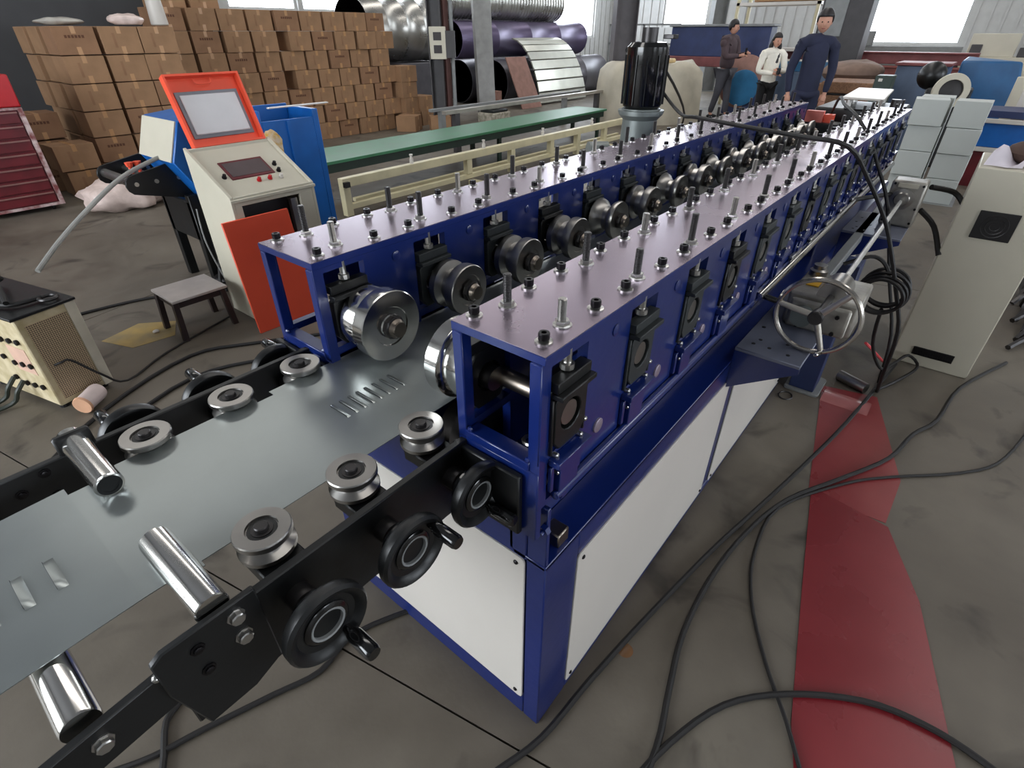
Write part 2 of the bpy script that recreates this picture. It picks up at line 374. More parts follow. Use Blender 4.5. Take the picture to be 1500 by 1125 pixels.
# studs / nuts (shared meshes)
thr = []
z = 0
while z < 0.062: thr += [(0.0076, z), (0.0068, z + 0.0015)]; z += 0.003
stud_me = MB().lathe([(0.007, -0.05)] + thr + [(0.0076, 0.062), (0.006, 0.0635)], (0, 0, 0), (0, 0, 1), 10).mesh('stud', DSTEEL)
stud_me2 = MB().lathe([(0.007, -0.05)] + [(r, h * 0.78) for r, h in thr] + [(0.0076, 0.049), (0.006, 0.0505)], (0, 0, 0), (0, 0, 1), 10).mesh('stud', STEEL)
def hexm(r, h, m, washer, name, hole=0.0):
    pr = [(r * 0.94, 0.002), (r, 0.0035), (r, h - 0.0015), (r * 0.9, h)]
    mb = MB().lathe(pr + ([(hole, h), (hole, h - 0.006), (0, h - 0.006)] if hole else []), (0, 0, 0), (0, 0, 1), 6 if not hole else 16)
    if washer: mb.lathe([(washer, 0), (washer, 0.002)], (0, 0, 0), (0, 0, 1), 16)
    return mb.mesh(name, m, ang=30)
nut_me = hexm(0.0125, 0.010, ZINC, 0.016, 'nut')
bolt_me = hexm(0.0092, 0.014, BSTEEL, 0, 'cap_bolt', 0.0045)
wash_me = MB().lathe([(0.0145, 0), (0.0145, 0.0025), (0.012, 0.003)], (0, 0, 0), (0, 0, 1), 16).mesh('washer', ZINC)
def plates(y0, y1, ys, yb):
    tp = MB().box(XS, XE, y0, y1, H - 0.016, H - 0.0012).build('top_plate', BLUE, mc, bev=0.001)
    MB().box(XS + 0.001, XE - 0.001, y0 + 0.001, y1 - 0.001, H - 0.0012, H).build('plate_face', PLATE, tp, label='ground bare steel upper face')
    for k in range(N):
        sx = SX0 + PX * k
        for q, y in enumerate(ys):
            dz = random.uniform(-0.006, 0.004)
            inst('stud', stud_me if (k + q) % 3 else stud_me2, (sx + random.uniform(-0.004, 0.004), y, H + dz), tp); inst('nut', nut_me, (sx, y, H), tp, Matrix.Rotation(random.random() * 2, 4, 'Z'))
        for y in yb:
            for x in (sx - 0.064, sx + 0.084):
                if x < XE - 0.01: inst('washer', wash_me, (x, y, H), tp); inst('cap_bolt', bolt_me, (x, y, H + 0.003), tp, Matrix.Rotation(random.random() * 2, 4, 'Z'))
plates(-0.004, 0.188, (0.036, 0.150), (0.026, 0.168))
plates(0.583, 0.790, (0.640, 0.752), (0.612, 0.768))
def hwall(name, y0, y1, deco, za=0.83):
    # upright plate with a window for every bearing block
    mb = MB(); zb = H - 0.016; w0 = 0.052
    xs = [SX0 - 0.025 + PX * k for k in range(N)]; u = XS
    for s in xs:
        mb.box(u, s - w0, y0, y1, za, zb); mb.box(s - w0, s + w0, y0, y1, zb - 0.012, zb); mb.box(s - w0, s + w0, y0, y1, 0.968, 0.985); mb.box(s - w0, s + w0, y0, y1, za, za + 0.012)
        u = s + w0
    mb.box(u, XE, y0, y1, za, zb)
    return mb.build(name, BLUE, mc)
hwall('housing_wall', 0.0, 0.02, 1, 0.868); hwall('housing_wall', 0.166, 0.186, 0); hwall('housing_wall', 0.585, 0.605, 0); hwall('housing_wall', 0.767, 0.787, 0)
for ya, yb in ((0, 0.186), (0.585, 0.787)):
    mb = MB()
    for x0, x1 in ((XS + 0.002, XS + 0.02), (XE - 0.02, XE)):
        mb.box(x0 - 0.004, x1, ya + 0.0012, ya + 0.024, 0.975, H - 0.0165).box(x0 - 0.004, x1, yb - 0.022, yb - 0.0012, 0.975, H - 0.0165)
    mb.box(XS + 0.004, XE, ya + 0.02, yb - 0.02, 0.83, 0.85)
    mb.box(XS - 0.004, XS + 0.03, ya + 0.02, yb - 0.02, 0.955, 0.975)
    mb.box(XS - 0.002, XS + 0.014, ya + 0.0012, yb - 0.0012, 0.79, 0.956)
    mb.build('end_frame', BLUE, mc, bev=0.002)
    wd = MB()
    for y in (ya + 0.024, yb - 0.03): wd.sph((XS + 0.0, y, 0.979), 0.006, 8, 5)
    wd.build('weld_bead', BLUE, mc)
def arch(s, z0, z1, hw, r):
    zc = 1.045
    return [(s - hw, z0), (s + hw, z0), (s + hw, z1), (s - hw, z1)]
sbolt_me = MB().lathe([(0.005, 0), (0.005, 0.009), (0.003, 0.011)], (0, 0, 0), (0, -1, 0), 8).mesh('bolt', ZINC)
def bearing(k, y, sg, full):
    """bearing block in the wall window; sg=-1 faces -y, +1 faces +y"""
    s = SX0 - 0.025 + PX * k; t = 0.012
    def Y(a, b): return (min(y + sg * a, y + sg * b), max(y + sg * a, y + sg * b))
    m = CGREY if k % 3 else BLACK
    mb = MB(); n = 16; hw = 0.046; zc = 1.05; R = 0.03; ya, yb = Y(-0.012, t * 0.7)
    # square block with a round bore
    ring = []
    for i in range(n):
        a = 2 * PI * (i + 0.5) / n; c, d = math.cos(a), math.sin(a); f = hw / max(abs(c), abs(d)); fz = (zc - 0.99) if d < 0 else (1.112 - zc)
        ring.append((s + c * f, zc + d * f * (fz / hw)))
    vs = []
    for yy in (ya, yb):
        vs += [(p[0], yy, p[1]) for p in ring] + [(s + R * math.cos(2 * PI * (i + 0.5) / n), yy, zc + R * math.sin(2 * PI * (i + 0.5) / n)) for i in range(n)]
    fs = []
    for i in range(n):
        j = (i + 1) % n
        fs += [(i, j, n + j, n + i), (2 * n + i, 3 * n + i, 3 * n + j, 2 * n + j), (i, 2 * n + i, 2 * n + j, j), (n + i, n + j, 3 * n + j, 3 * n + i)]
    mb.add(vs, fs)
    a, b_ = Y(-0.012, t * 1.0); mb.box(s - 0.048, s + 0.048, a, b_, 1.112, 1.132)
    a, b_ = Y(-0.0, t * 1.9); mb.box(s - 0.05, s + 0.05, a, b_, 1.102, 1.112)
    if full:
        a, b_ = Y(0.0, t * 0.5)
        mb.box(s - 0.052, s - 0.046, a, b_, 0.985, 1.10).box(s + 0.046, s + 0.052, a, b_, 0.985, 1.10)
    o = mb.build('bearing_block', m, mc, bev=0.0015)
    a = MB(); a.cyl((s, y - sg * 0.03, zc), (s, y + sg * 0.004, zc), 0.0235, n=18); a.build('bearing_cap', STEEL, o)
    a = MB(); a.lathe([(0.008, 0), (0.012, 0.002), (0.012, 0.012), (0.007, 0.013), (0.007, 0.05)], (s, y - sg * 0.006, 1.132), (0, 0, 1), 10); a.build('adjusting_nut', ZINC, o)
    if full:
        mb = MB(); q = 0.03
        a, b_ = Y(-0.01, 0.014); mb.box(s - q, s + q, a, b_, 0.88, 0.962)
        a, b_ = Y(0.0, 0.024); mb.box(s - 0.05, s + 0.054, a, b_, 0.962, 0.976)
        a, b_ = Y(0.0, 0.008); mb.box(s - 0.05, s - 0.04, a, b_, 0.90, 0.958).box(s + 0.036, s + 0.046, a, b_, 0.90, 0.958)
        lo = mb.build('lower_bearing_block', BLUE, mc, bev=0.0015)
        for dx, z in ((-0.035, 0.979), (0.04, 0.979), (0.05, 1.008), (-0.028, 0.935), (0.03, 0.915)): inst('bolt', sbolt_me, (s + dx, y, z), lo)
for k in range(N):
    bearing(k, 0.0, -1, True); bearing(k, 0.605 - 0.02, -1, False)
    bearing(k, 0.186, 1, False)
dm = MB().lathe([(0.0155, -0.001), (0.0155, 0.0035), (0.014, 0.0045)], (0, 0, 0), (0, 0, 1), 20).mesh('plug_disc', mat('plug_disc_paint', (150, 136, 150), 0.4, 0.4))
for k in range(N):
    inst('plug_disc', dm, (SX0 + PX * k + 0.087, 0, 0.952), mc, Matrix.Rotation(PI / 2, 4, 'X'))
    pw = MB().lathe([(0.012, -0.001), (0.012, 0.002), (0.006, 0.004)], (0, 0, 0), (0, 0, 1), 12)
    if k == 0: pw_me = pw.mesh('plug_weld', BLUE)
    inst('plug_weld', pw_me, (SX0 + PX * k + 0.118, 0.585, 1.145), mc, Matrix.Rotation(PI / 2, 4, 'X')); inst('plug_weld', pw_me, (SX0 + PX * k + 0.118, 0.0, 1.145), mc, Matrix.Rotation(PI / 2, 4, 'X'))
# rolls
def groove(R, gs):
    return gs
prof_a = [(0.02, 0), (0.070, 0), (0.072, 0.002), (0.072, 0.045), (0.070, 0.049), (0.0795, 0.054), (0.081, 0.056), (0.081, 0.086), (0.079, 0.088), (0.045, 0.088), (0.043, 0.085), (0.028, 0.085), (0.026, 0.088), (0.02, 0.088)]
prof_b = [(0.02, 0), (0.056, 0), (0.061, 0.004), (0.061, 0.022), (0.045, 0.032), (0.045, 0.052), (0.063, 0.060), (0.064, 0.064), (0.064, 0.086), (0.062, 0.088), (0.04, 0.088), (0.038, 0.084), (0.02, 0.084)]
prof_c = [(0.02, 0), (0.062, 0), (0.064, 0.003), (0.058, 0.02), (0.040, 0.036), (0.040, 0.05), (0.060, 0.066), (0.064, 0.08), (0.062, 0.088), (0.03, 0.088), (0.02, 0.086)]
ra = MB().lathe(prof_a, (0, 0, 0), (0, 0, 1), 40).mesh('upper_roll', CHROME); rbm = MB().lathe(prof_b, (0, 0, 0), (0, 0, 1), 36).mesh('upper_roll', STEEL); rcm = MB().lathe(prof_c, (0, 0, 0), (0, 0, 1), 32).mesh('upper_roll', STEEL)
lrm = MB().lathe([(0.02, 0), (0.072, 0), (0.072, 0.05), (0.05, 0.06), (0.05, 0.1), (0.02, 0.1)], (0, 0, 0), (0, 0, 1), 28).mesh('lower_roll', DSTEEL)
shm = MB().lathe([(0.018, -0.175), (0.018, -0.001), (0.026, 0), (0.026, 0.018), (0.019, 0.018), (0.019, 0.112), (0.021, 0.114), (0.022, 0.122), (0.017, 0.128), (0.017, 0.134)], (0, 0, 0), (0, 0, 1), 20).mesh('roll_shaft', BRONZE)
nhm = MB().lathe([(0.027, 0), (0.027, 0.012), (0.024, 0.014)], (0, 0, 0), (0, 0, 1), 8).mesh('lock_nut', DSTEEL, ang=30)
for k in range(N):
    s = SX0 + PX * k
    for y, sg in ((0.585, -1), (0.186, 1)):
        R_ = Matrix.Rotation(PI / 2 * (1 if sg < 0 else -1), 4, 'X')
        zc = 1.042
        inst('roll_shaft', shm, (s, y, zc), mc, R_)
        inst('upper_roll', ra if k == 0 else (rbm if k < 3 or k % 2 else rcm), (s, y + sg * 0.018, zc), mc, R_)
        inst('lock_nut', nhm, (s, y + sg * 0.106, zc), mc, R_)
        inst('lower_roll', lrm, (s, y + sg * 0.012, 0.872), mc, R_)
# spring seen inside the near housing end
sp = MB(); pts = []
for i in range(60): t = i / 60 * 2 * PI * 5; pts.append((0.02 + 0.022 * math.cos(t), 0.05 + 0.022 * math.sin(t), 0.85 + 0.14 * i / 60))
sp.tube(pts, 0.004, 6, smooth=0).build('spring', STEEL, mc)
MB().cyl((0.02, 0.05, 0.84), (0.02, 0.05, 1.17), 0.008).build('spring_rod', STEEL, mc)
# side rod along the channel
rod = MB(); rod.lathe([(0.0, 0), (0.006, 0.001), (0.009, 0.003), (0.0095, 0.02), (0.0095, 1.06), (0.008, 1.065)], (0.0, -0.008, 0.884), (1, 0, 0), 18)
rod.build('side_rod', BLUE, mc, label='blue painted round side rod')
rod = MB(); rod.lathe([(0.015, 0), (0.0155, 0.004), (0.0155, 2.56), (0.014, 2.565)], (1.09, -0.014, 0.892), (1, 0, 0), 18)
rod.build('side_rod', CHROME, mc, label='bright steel round side rod')
mb = MB()
for x in (0.02, 1.06, 2.3, 3.5): mb.box(x, x + 0.02, -0.013, 0.012, 0.862, 0.876).cyl((x + 0.01, -0.010, 0.885), (x + 0.01, -0.010, 0.898), 0.004)
mb.build('rod_clamp', BLUE, mc, bev=0.002)
mb = MB()
mb.box(0.055, 0.095, 0.008, 0.05, 0.673, 0.71)
mb.build('stop_block', BRONZE, mc, bev=0.003)
mb = MB().cyl((-0.012, 0.004, 0.79), (0.0, 0.004, 0.79), 0.012, n=6); mb.cyl((-0.02, 0.004, 0.79), (-0.012, 0.004, 0.79), 0.006)
mb.build('corner_bolt', BLUE, mc)
# chrome coupling pieces along the far part of the side (wear plates)
for x in [1.45 + 0.251 * i for i in range(9)]:
    MB().box(x, x + 0.12, -0.016, -0.002, 0.91, 0.92).build('wear_plate', ZINC, mc, bev=0.002)
# side shelf brackets for the adjusting gearboxes
def shelf(x0, x1, yo, z):
    o = MB().box(x0, x1, yo, -0.001, z - 0.012, z).build('bracket_plate', mat('bracket_plate_paint', (120, 124, 140), 0.4, 0.3), mc, bev=0.002)
    h = MB()
    for u, v in ((0.06, -0.04), (0.1, -0.05), (0.06, -0.09), (0.12, -0.13), (0.05, -0.15), (0.2, -0.03), (0.18, -0.1), (0.3, -0.04)):
        if x0 + u < x1: h.cyl((x0 + u, v, z), (x0 + u, v, z + 0.0012), 0.006, n=10)
    h.build('drilled_hole', BLACK, o)
    MB().prism([(-0.001, z - 0.012), (yo, z - 0.012), (yo, z - 0.03), (-0.001, z - 0.16)], 'x', x0 + 0.004, x0 + 0.016).build('gusset', BLUE, mc)
    MB().prism([(-0.001, z - 0.012), (yo, z - 0.012), (yo, z - 0.03), (-0.001, z - 0.16)], 'x', x1 - 0.016, x1 - 0.004).build('gusset', BLUE, mc)
shelf(1.04, 1.60, -0.20, 0.73); shelf(2.55, 3.0, -0.26, 0.745)
# leg under the side shelf
lg = MB().box(2.17, 2.31, -0.17, -0.05, 0.014, 0.70).build('support_leg', NAVY, mc, bev=0.003)
MB().prism(rpoly(2.15, 2.36, -0.20, -0.03, 0.02), 'z', 0.0, 0.014).build('foot_plate', GREYP, mc, bev=0.002)
MB().cyl((2.3, -0.12, 0.014), (2.3, -0.12, 0.024), 0.014, n=6).build('foot_bolt', BSTEEL, mc)
MB().box(1.62, 3.4, -0.10, -0.06, 0.70, 0.745).build('side_channel', GREYP, mc, bev=0.003)

# ------------------------------------------------------------------ infeed guide arms
def pulley(parent, x, y, z, bracket_y):
    pb = MB().lathe([(0.012, -0.026), (0.040, -0.026), (0.0425, -0.023), (0.0425, -0.016), (0.031, -0.007), (0.031, -0.004), (0.0425, 0.006), (0.0425, 0.014), (0.041, 0.016), (0.024, 0.016), (0.023, 0.012), (0.008, 0.012)], (x, y, z), (0, 0, 1), 36)
    o = pb.build('guide_pulley', STEEL, parent)
    MB().lathe([(0.009, 0.002), (0.016, 0.0125), (0.016, 0.014), (0.0105, 0.0142), (0.0105, 0.02), (0.009, 0.0215)], (x, y, z), (0, 0, 1), 20).build('pulley_bolt', DSTEEL, o)
    MB().lathe([(0.022, 0.0122), (0.022, 0.0128), (0.017, 0.0128)], (x, y, z), (0, 0, 1), 20).build('bearing_seal', BLACK, o)
    y0, y1 = sorted((bracket_y, y - 0.02 if bracket_y > y else y + 0.02))
    MB().box(x - 0.034, x + 0.034, y0, y1, z - 0.058, z - 0.03).cyl((x, y, z - 0.058), (x, y, z - 0.024), 0.014).build('pulley_bracket', BLACK, parent, bev=0.003)
def handwheel(parent, x, y, z, sg, ang):
    """black dished handwheel, axis along y, sg = outward direction"""
    a = (0, sg, 0)
    o = MB().lathe([(0.017, 0.0), (0.017, 0.034), (0.033, 0.036), (0.035, 0.040), (0.035, 0.074), (0.030, 0.077), (0.0275, 0.077), (0.0265, 0.052), (0.012, 0.050), (0.012, 0.06), (0.0, 0.06)], (x, y, z), a, 32).build('handwheel', GBLACK, parent)
    r = MB().lathe([(0.033, 0.062), (0.038, 0.060), (0.052, 0.057), (0.060, 0.060), (0.064, 0.067), (0.064, 0.078), (0.060, 0.083), (0.053, 0.081), (0.046, 0.073), (0.034, 0.071)], (x, y, z), a, 36)
    r.build('rim', BLACK, o)
    MB().lathe([(0.0205, 0.0), (0.0205, 0.024), (0.0175, 0.026)], (x, y, z), a, 24).build('collar', DSTEEL, o, label='bare steel collar')
    MB().lathe([(0.0265, 0.060), (0.0273, 0.0765), (0.0265, 0.0775), (0.0235, 0.0765), (0.0235, 0.060)], (x, y, z), a, 28).build('dial_ring', GREYP, o, label='pale grey dial ring')
    hx, hz = x + 0.048 * math.cos(ang), z + 0.048 * math.sin(ang)
    MB().lathe([(0.007, 0.068), (0.007, 0.084), (0.0105, 0.086), (0.0125, 0.094), (0.0125, 0.132), (0.0105, 0.137)], (hx, y, hz), a, 16).build('handle_grip', GBLACK, o)
hexb = MB().lathe([(0.012, 0), (0.012, 0.002), (0.0095, 0.0022), (0.0095, 0.009), (0.008, 0.0105)], (0, 0, 0), (0, 0, 1), 8).mesh('bolt', ZINC)
hexk = MB().lathe([(0.009, 0), (0.009, 0.002), (0.006, 0.0022), (0.006, 0.005), (0.004, 0.006)], (0, 0, 0), (0, 0, 1), 8).mesh('bolt', BSTEEL)
def infeed(y_in, y_out, sg, label, tube_in):
    """y_in/y_out: faces of the upright bar; sg=-1 near side"""
    r = thing('infeed_guide_arm', label, 'guide arm', (XS - 0.02, (y_in + y_out) / 2, 0.80))
    ya, yb = sorted((y_in, y_out))
    mb = MB(); mb.prism([(-0.575, 0.80), (-0.575, 0.945), (-0.55, 0.952), (-0.02, 0.952), (-0.02, 0.80)] if sg < 0 else [(-0.64, 0.84), (-0.64, 0.965), (-0.02, 0.965), (-0.02, 0.83)], 'y', ya, yb)
    mb.build('guide_bar', BLACK, r, bev=0.002)
    # end plate against the housing
    c = (ya + yb) / 2
    if sg < 0: MB().box(XS - 0.018, XS - 0.004, 0.03, 0.19, 0.80, 0.945).build('mounting_plate', BLACK, r, bev=0.003)
    else: MB().box(XS - 0.018, XS - 0.004, 0.60, 0.80, 0.83, 0.95).build('mounting_plate', BLACK, r, bev=0.003)
    # bolted joint plate and arm towards the photographer
    yo = y_out + sg * 0.0015; y2 = y_out + sg * 0.012; p0, p1 = sorted((yo, y2))
    if sg < 0:
        MB().prism([(-0.50, 0.80), (-0.565, 0.80), (-0.585, 0.90), (-0.585, 0.965), (-0.57, 0.975), (-0.455, 0.975), (-0.455, 0.82)], 'y', p0, p1).build('joint_plate', BLACK, r, bev=0.002)
        MB().prism([(-0.56, 0.938), (-0.56, 0.872), (-0.92, 0.835), (-0.92, 0.90)], 'y', ya - 0.004, yb - 0.006).build('extension_arm', BLACK, r, bev=0.002)
        for x, z in ((-0.487, 0.953), (-0.488, 0.912), (-0.538, 0.945), (-0.538, 0.90)): inst('bolt', hexb if x > -0.5 else hexk, (x, p0, z), r, Matrix.Rotation(PI / 2, 4, 'X'))
        inst('bolt', hexb, (-0.655, ya - 0.004, 0.903), r, Matrix.Rotation(PI / 2, 4, 'X'))
        MB().sph((-0.585, ya - 0.002, 0.935), 0.006, 10, 6).build('plug', ZINC, r)
    else:
        MB().prism([(-0.64, 0.94), (-0.64, 0.86), (-0.95, 0.80), (-0.95, 0.88)], 'y', ya, yb).build('extension_arm', BLACK, r, bev=0.002)
        for x, z in ((-0.56, 0.95), (-0.56, 0.90), (-0.60, 0.93)): inst('bolt', hexk, (x, ya, z), r, Matrix.Rotation(PI / 2, 4, 'X'))
    for k, x in enumerate((-0.075, -0.232, -0.392)):
        if sg < 0: pulley(r, x - 0.003, 0.243, 0.957, y_in)
        else: pulley(r, x - 0.022, 0.612, 0.957, y_in)
        if sg < 0: handwheel(r, x - 0.012, y_out, 0.895, -1, (math.radians(-60), math.radians(35), math.radians(-65))[2 - k] if k != 1 else math.radians(35))
        else: handwheel(r, x - 0.012, y_out, 0.895, 1, math.radians(70 + 30 * k))
    # chrome stub roller above the sheet
    yr0, yr1 = tube_in
    MB().lathe([(0.006, 0), (0.020, 0.0), (0.0215, 0.0015), (0.0215, abs(yr1 - yr0) - 0.0015), (0.019, abs(yr1 - yr0))], (-0.503, yr0, 0.9752), (0, 1 if yr1 > yr0 else -1, 0), 32).build('stub_roller', CHROME, r)
    MB().lathe([(0.0175, -0.001), (0.0175, 0.0012), (0.012, 0.0012), (0.012, 0.0004), (0.0001, 0.0004)], (-0.503, yr1, 0.9752), (0, 1 if yr1 > yr0 else -1, 0), 24).build('roller_bearing', BLACK, r)
    if sg > 0: MB().box(-0.53, -0.475, ya + 0.001, yb + 0.0, 0.95, 1.0).build('roller_lug', BLACK, r, bev=0.004)
    return r
gR = infeed(0.180, 0.165, -1, 'black infeed arm nearest the camera, with three handwheels facing out', (0.166, 0.338))
gL = infeed(0.668, 0.683, 1, 'black infeed arm on the far left side of the steel sheet', (0.70, 0.512))
o = MB().lathe([(0.008, 0), (0.020, 0.001), (0.0215, 0.004), (0.0215, 0.486), (0.020, 0.488)], (-0.662, 0.182, 0.922), (0, 1, 0), 32).build('support_roller', CHROME)
tag(o, 'polished steel roller lying under the sheet between the two extension arms', 'roller')

# ------------------------------------------------------------------ steel sheet with louvres
sr = thing('steel_sheet', 'grey galvanised steel sheet with rows of louvres feeding into the machine', 'sheet metal', (-0.4, 0.43, 0.94))
def zs(x): return 0.953 if x > -0.55 else 0.953 - 0.05 * (-0.55 - x) ** 1.2
near = [(3.8, 0.273)] + [(-0.47, 0.273), (-0.475, 0.262), (-0.52, 0.262), (-0.53, 0.273), (-0.60, 0.273), (-0.75, 0.273), (-0.95, 0.273)]
far = [(-0.95, 0.593), (-0.75, 0.593), (-0.60, 0.593), (-0.556, 0.593), (-0.552, 0.574), (-0.52, 0.570), (-0.512, 0.593), (-0.25, 0.593), (-0.232, 0.593), (-0.222, 0.576), (-0.19, 0.574), (-0.185, 0.593), (3.8, 0.593)]
poly = near + far; nv = len(poly)
mb = MB(); mb.add([(x, y, zs(x)) for x, y in poly] + [(x, y, zs(x) - 0.0014) for x, y in poly], [(i, (i + 1) % nv, nv + (i + 1) % nv, nv + i) for i in range(nv)])
# triangulate the outline by strips in x
def span(x):
    n_, f_ = 0.273, 0.593
    if -0.52 < x < -0.475: n_ = 0.262
    if -0.552 < x < -0.516: f_ = 0.572
    if -0.222 < x < -0.187: f_ = 0.575
    return n_, f_
LOUV = [(-0.135 + i * 0.0206, 0.389, 0.450) for i in range(8)] + [(-0.615 - i * 0.0375, 0.376, 0.447) for i in range(8)]
xs = sorted(set([-0.95, -0.85, -0.75, -0.65, -0.60, -0.552, -0.516, -0.52, -0.475, -0.222, -0.187, 0.4, 3.8]))
vs, fs = [], []
for a, b_ in zip(xs[:-1], xs[1:]):
    n_, f_ = span((a + b_) / 2); k = len(vs)
    vs += [(a, n_, zs(a)), (b_, n_, zs(b_)), (b_, f_, zs(b_)), (a, f_, zs(a)), (a, n_, zs(a) - 0.0014), (b_, n_, zs(b_) - 0.0014), (b_, f_, zs(b_) - 0.0014), (a, f_, zs(a) - 0.0014)]
    fs += [(k, k + 1, k + 2, k + 3), (k + 7, k + 6, k + 5, k + 4), (k, k + 4, k + 5, k + 1), (k + 3, k + 2, k + 6, k + 7), (k, k + 3, k + 7, k + 4), (k + 1, k + 5, k + 6, k + 2)]
MB().add(vs, fs).build('sheet_blank', SHEET, sr)
slot_m = mat('louvre_gap', (30, 32, 32), 0.6)
for i, (x, y0, y1) in enumerate(LOUV):
    z = zs(x); w_ = 0.005 if i < 8 else 0.008; h = 0.0035 if i < 8 else 0.006
    lv = MB(); n = 8; ring = []
    for j in range(n + 1):
        t = j / n; y = y0 + (y1 - y0) * t; b_ = (math.sin(PI * t)) ** 0.2 if 0.01 < t < 0.99 else 0
        ring.append((y, b_))
    vv = []; ff = []
    for y, b_ in ring: vv += [(x + w_, y, z + 0.0003), (x + w_ * 0.3, y, z + 0.0003 + h * 0.75 * b_), (x - w_ * 0.5, y, z + 0.0003 + h * b_), (x - w_ * 0.5, y, z + 0.0003)]
    for j in range(n):
        for q in range(3): ff.append((4 * j + q, 4 * (j + 1) + q, 4 * (j + 1) + q + 1, 4 * j + q + 1))
    lo = lv.add(vv, ff).build('louvre', SHEET, sr)
    MB().box(x - w_ * 0.55, x - w_ * 0.5, y0 + 0.003, y1 - 0.003, z + 0.0002, z + h * 0.8).build('louvre_opening', slot_m, lo)

# ------------------------------------------------------------------ adjusting gearboxes, handwheel
g1 = thing('adjusting_gearbox', 'cast grey gearbox behind the spoked steel handwheel on the side bracket', 'gearbox', (1.4, -0.17, 0.73))
MB().box(1.32, 1.56, -0.275, -0.06, 0.731, 0.85).box(1.30, 1.32, -0.26, -0.075, 0.731, 0.835).build('gear_housing', mat('bare_casting', (160, 156, 148), 0.42, 0.6, 0.2, 14, 0.2, 40), g1, bev=0.012, seg=2)
MB().cyl((1.33, -0.185, 0.853), (1.46, -0.185, 0.853), 0.045, n=24).build('bearing_barrel', STEEL, g1)
MB().lathe([(0.03, 0), (0.03, 0.02), (0.022, 0.026), (0.022, 0.04)], (1.52, -0.10, 0.85), (0, 0, 1), 18).build('oil_cap', STEEL, g1)
MB().box(1.40, 1.47, -0.13, -0.09, 0.8505, 0.854).build('rating_label', YELLOW, g1, label='small yellow rating label')
MB().cyl((1.27, -0.125, 0.785), (1.30, -0.125, 0.785), 0.034, n=20).build('side_cover', MOTORG, g1)
for y in (-0.225, -0.115):
    for z in (0.745, 0.805): MB().cyl((1.292, y, z), (1.30, y, z), 0.007, n=6).build('cover_bolt', BSTEEL, g1)
hw = thing('spoked_handwheel', 'large three spoke steel handwheel with black grip on the machine side', 'handwheel', (1.15, -0.183, 0.853))
R_ = 0.117; c = Vector((1.15, -0.183, 0.853))
pts = [(c.x, c.y + R_ * math.cos(2 * PI * i / 40), c.z + R_ * math.sin(2 * PI * i / 40)) for i in range(40)]
MB().tube(pts, 0.0082, 10, True, 1).build('wheel_rim', mat('satin_rim', (196, 190, 182), 0.22, 1, 0.05), hw)
MB().lathe([(0.018, 0.03), (0.022, 0.0), (0.022, -0.016), (0.019, -0.02)], c, (1, 0, 0), 24).build('hub', DSTEEL, hw)
for a, dc in ((math.radians(8), 0), (math.radians(-112), 0), (math.radians(128), 0)):
    d = Vector((0, math.cos(a), math.sin(a))); MB().cyl(c + d * 0.018, c + d * (R_ - 0.003), 0.010, 0.0085).build('spoke', mat('satin_spoke', (200, 194, 184), 0.35, 0.8, 0.05) if 'satin_spoke' not in MATS else MATS['satin_spoke'], hw)
d = Vector((0, math.cos(math.radians(8)), math.sin(math.radians(8))))
MB().lathe([(0.006, 0), (0.0095, 0.01), (0.0095, 0.092), (0.0075, 0.097)], c + d * (R_ + 0.001), d, 16).build('handle_grip', GBLACK, hw)
d = Vector((0, math.cos(math.radians(-112)), math.sin(math.radians(-112)))); p = c + d * (R_ + 0.001)
MB().lathe([(0.005, 0), (0.0075, 0.004), (0.0075, 0.035), (0.005, 0.038)], p, (-0.95, 0.2, 0.1), 12).build('folding_knob', CHROME, hw)
MB().cyl((1.165, -0.184, 0.853), (1.33, -0.184, 0.853), 0.011).build('wheel_shaft', DSTEEL, hw)
g2 = thing('adjusting_gearbox', 'cast grey gearbox at the far end of the long cross rod', 'gearbox', (2.9, -0.2, 0.745))
MB().box(2.78, 2.9, -0.27, -0.12, 0.746, 0.965).build('gear_housing', MATS['bare_casting'], g2, bev=0.012, seg=2)
MB().lathe([(0.05, 0), (0.05, 0.01), (0.035, 0.012), (0.03, 0.02), (0, 0.02)], (2.78, -0.185, 0.88), (-1, 0, 0), 24).build('bearing_cover', STEEL, g2)
MB().box(2.775, 2.785, -0.235, -0.15, 0.935, 0.955).build('cover_plate', CREAM, g2)
for y in (-0.255, -0.135):
    for z in (0.77, 0.84, 0.95): MB().cyl((2.772, y, z), (2.78, y, z), 0.006, n=6).build('cover_bolt', BSTEEL, g2)
o = MB().cyl((1.46, -0.185, 0.853), (2.758, -0.185, 0.87), 0.010, n=14).build('cross_rod', mat('bright_white_rod', (226, 226, 222), 0.25, 0.6))
tag(o, 'long bright rod linking the two side gearboxes', 'rod')
MB().cyl((1.461, -0.185, 0.853), (1.53, -0.185, 0.853), 0.02, n=8).build('rod_coupling', ZINC, o)
o = MB().tube([(2.45, 0.02, 0.90), (2.6, -0.05, 0.90), (2.78, -0.13, 0.895)], 0.011, 8).build('hydraulic_hose', RUBBER); tag(o, 'short black hose reaching from the blue housing to the far gearbox', 'hose')

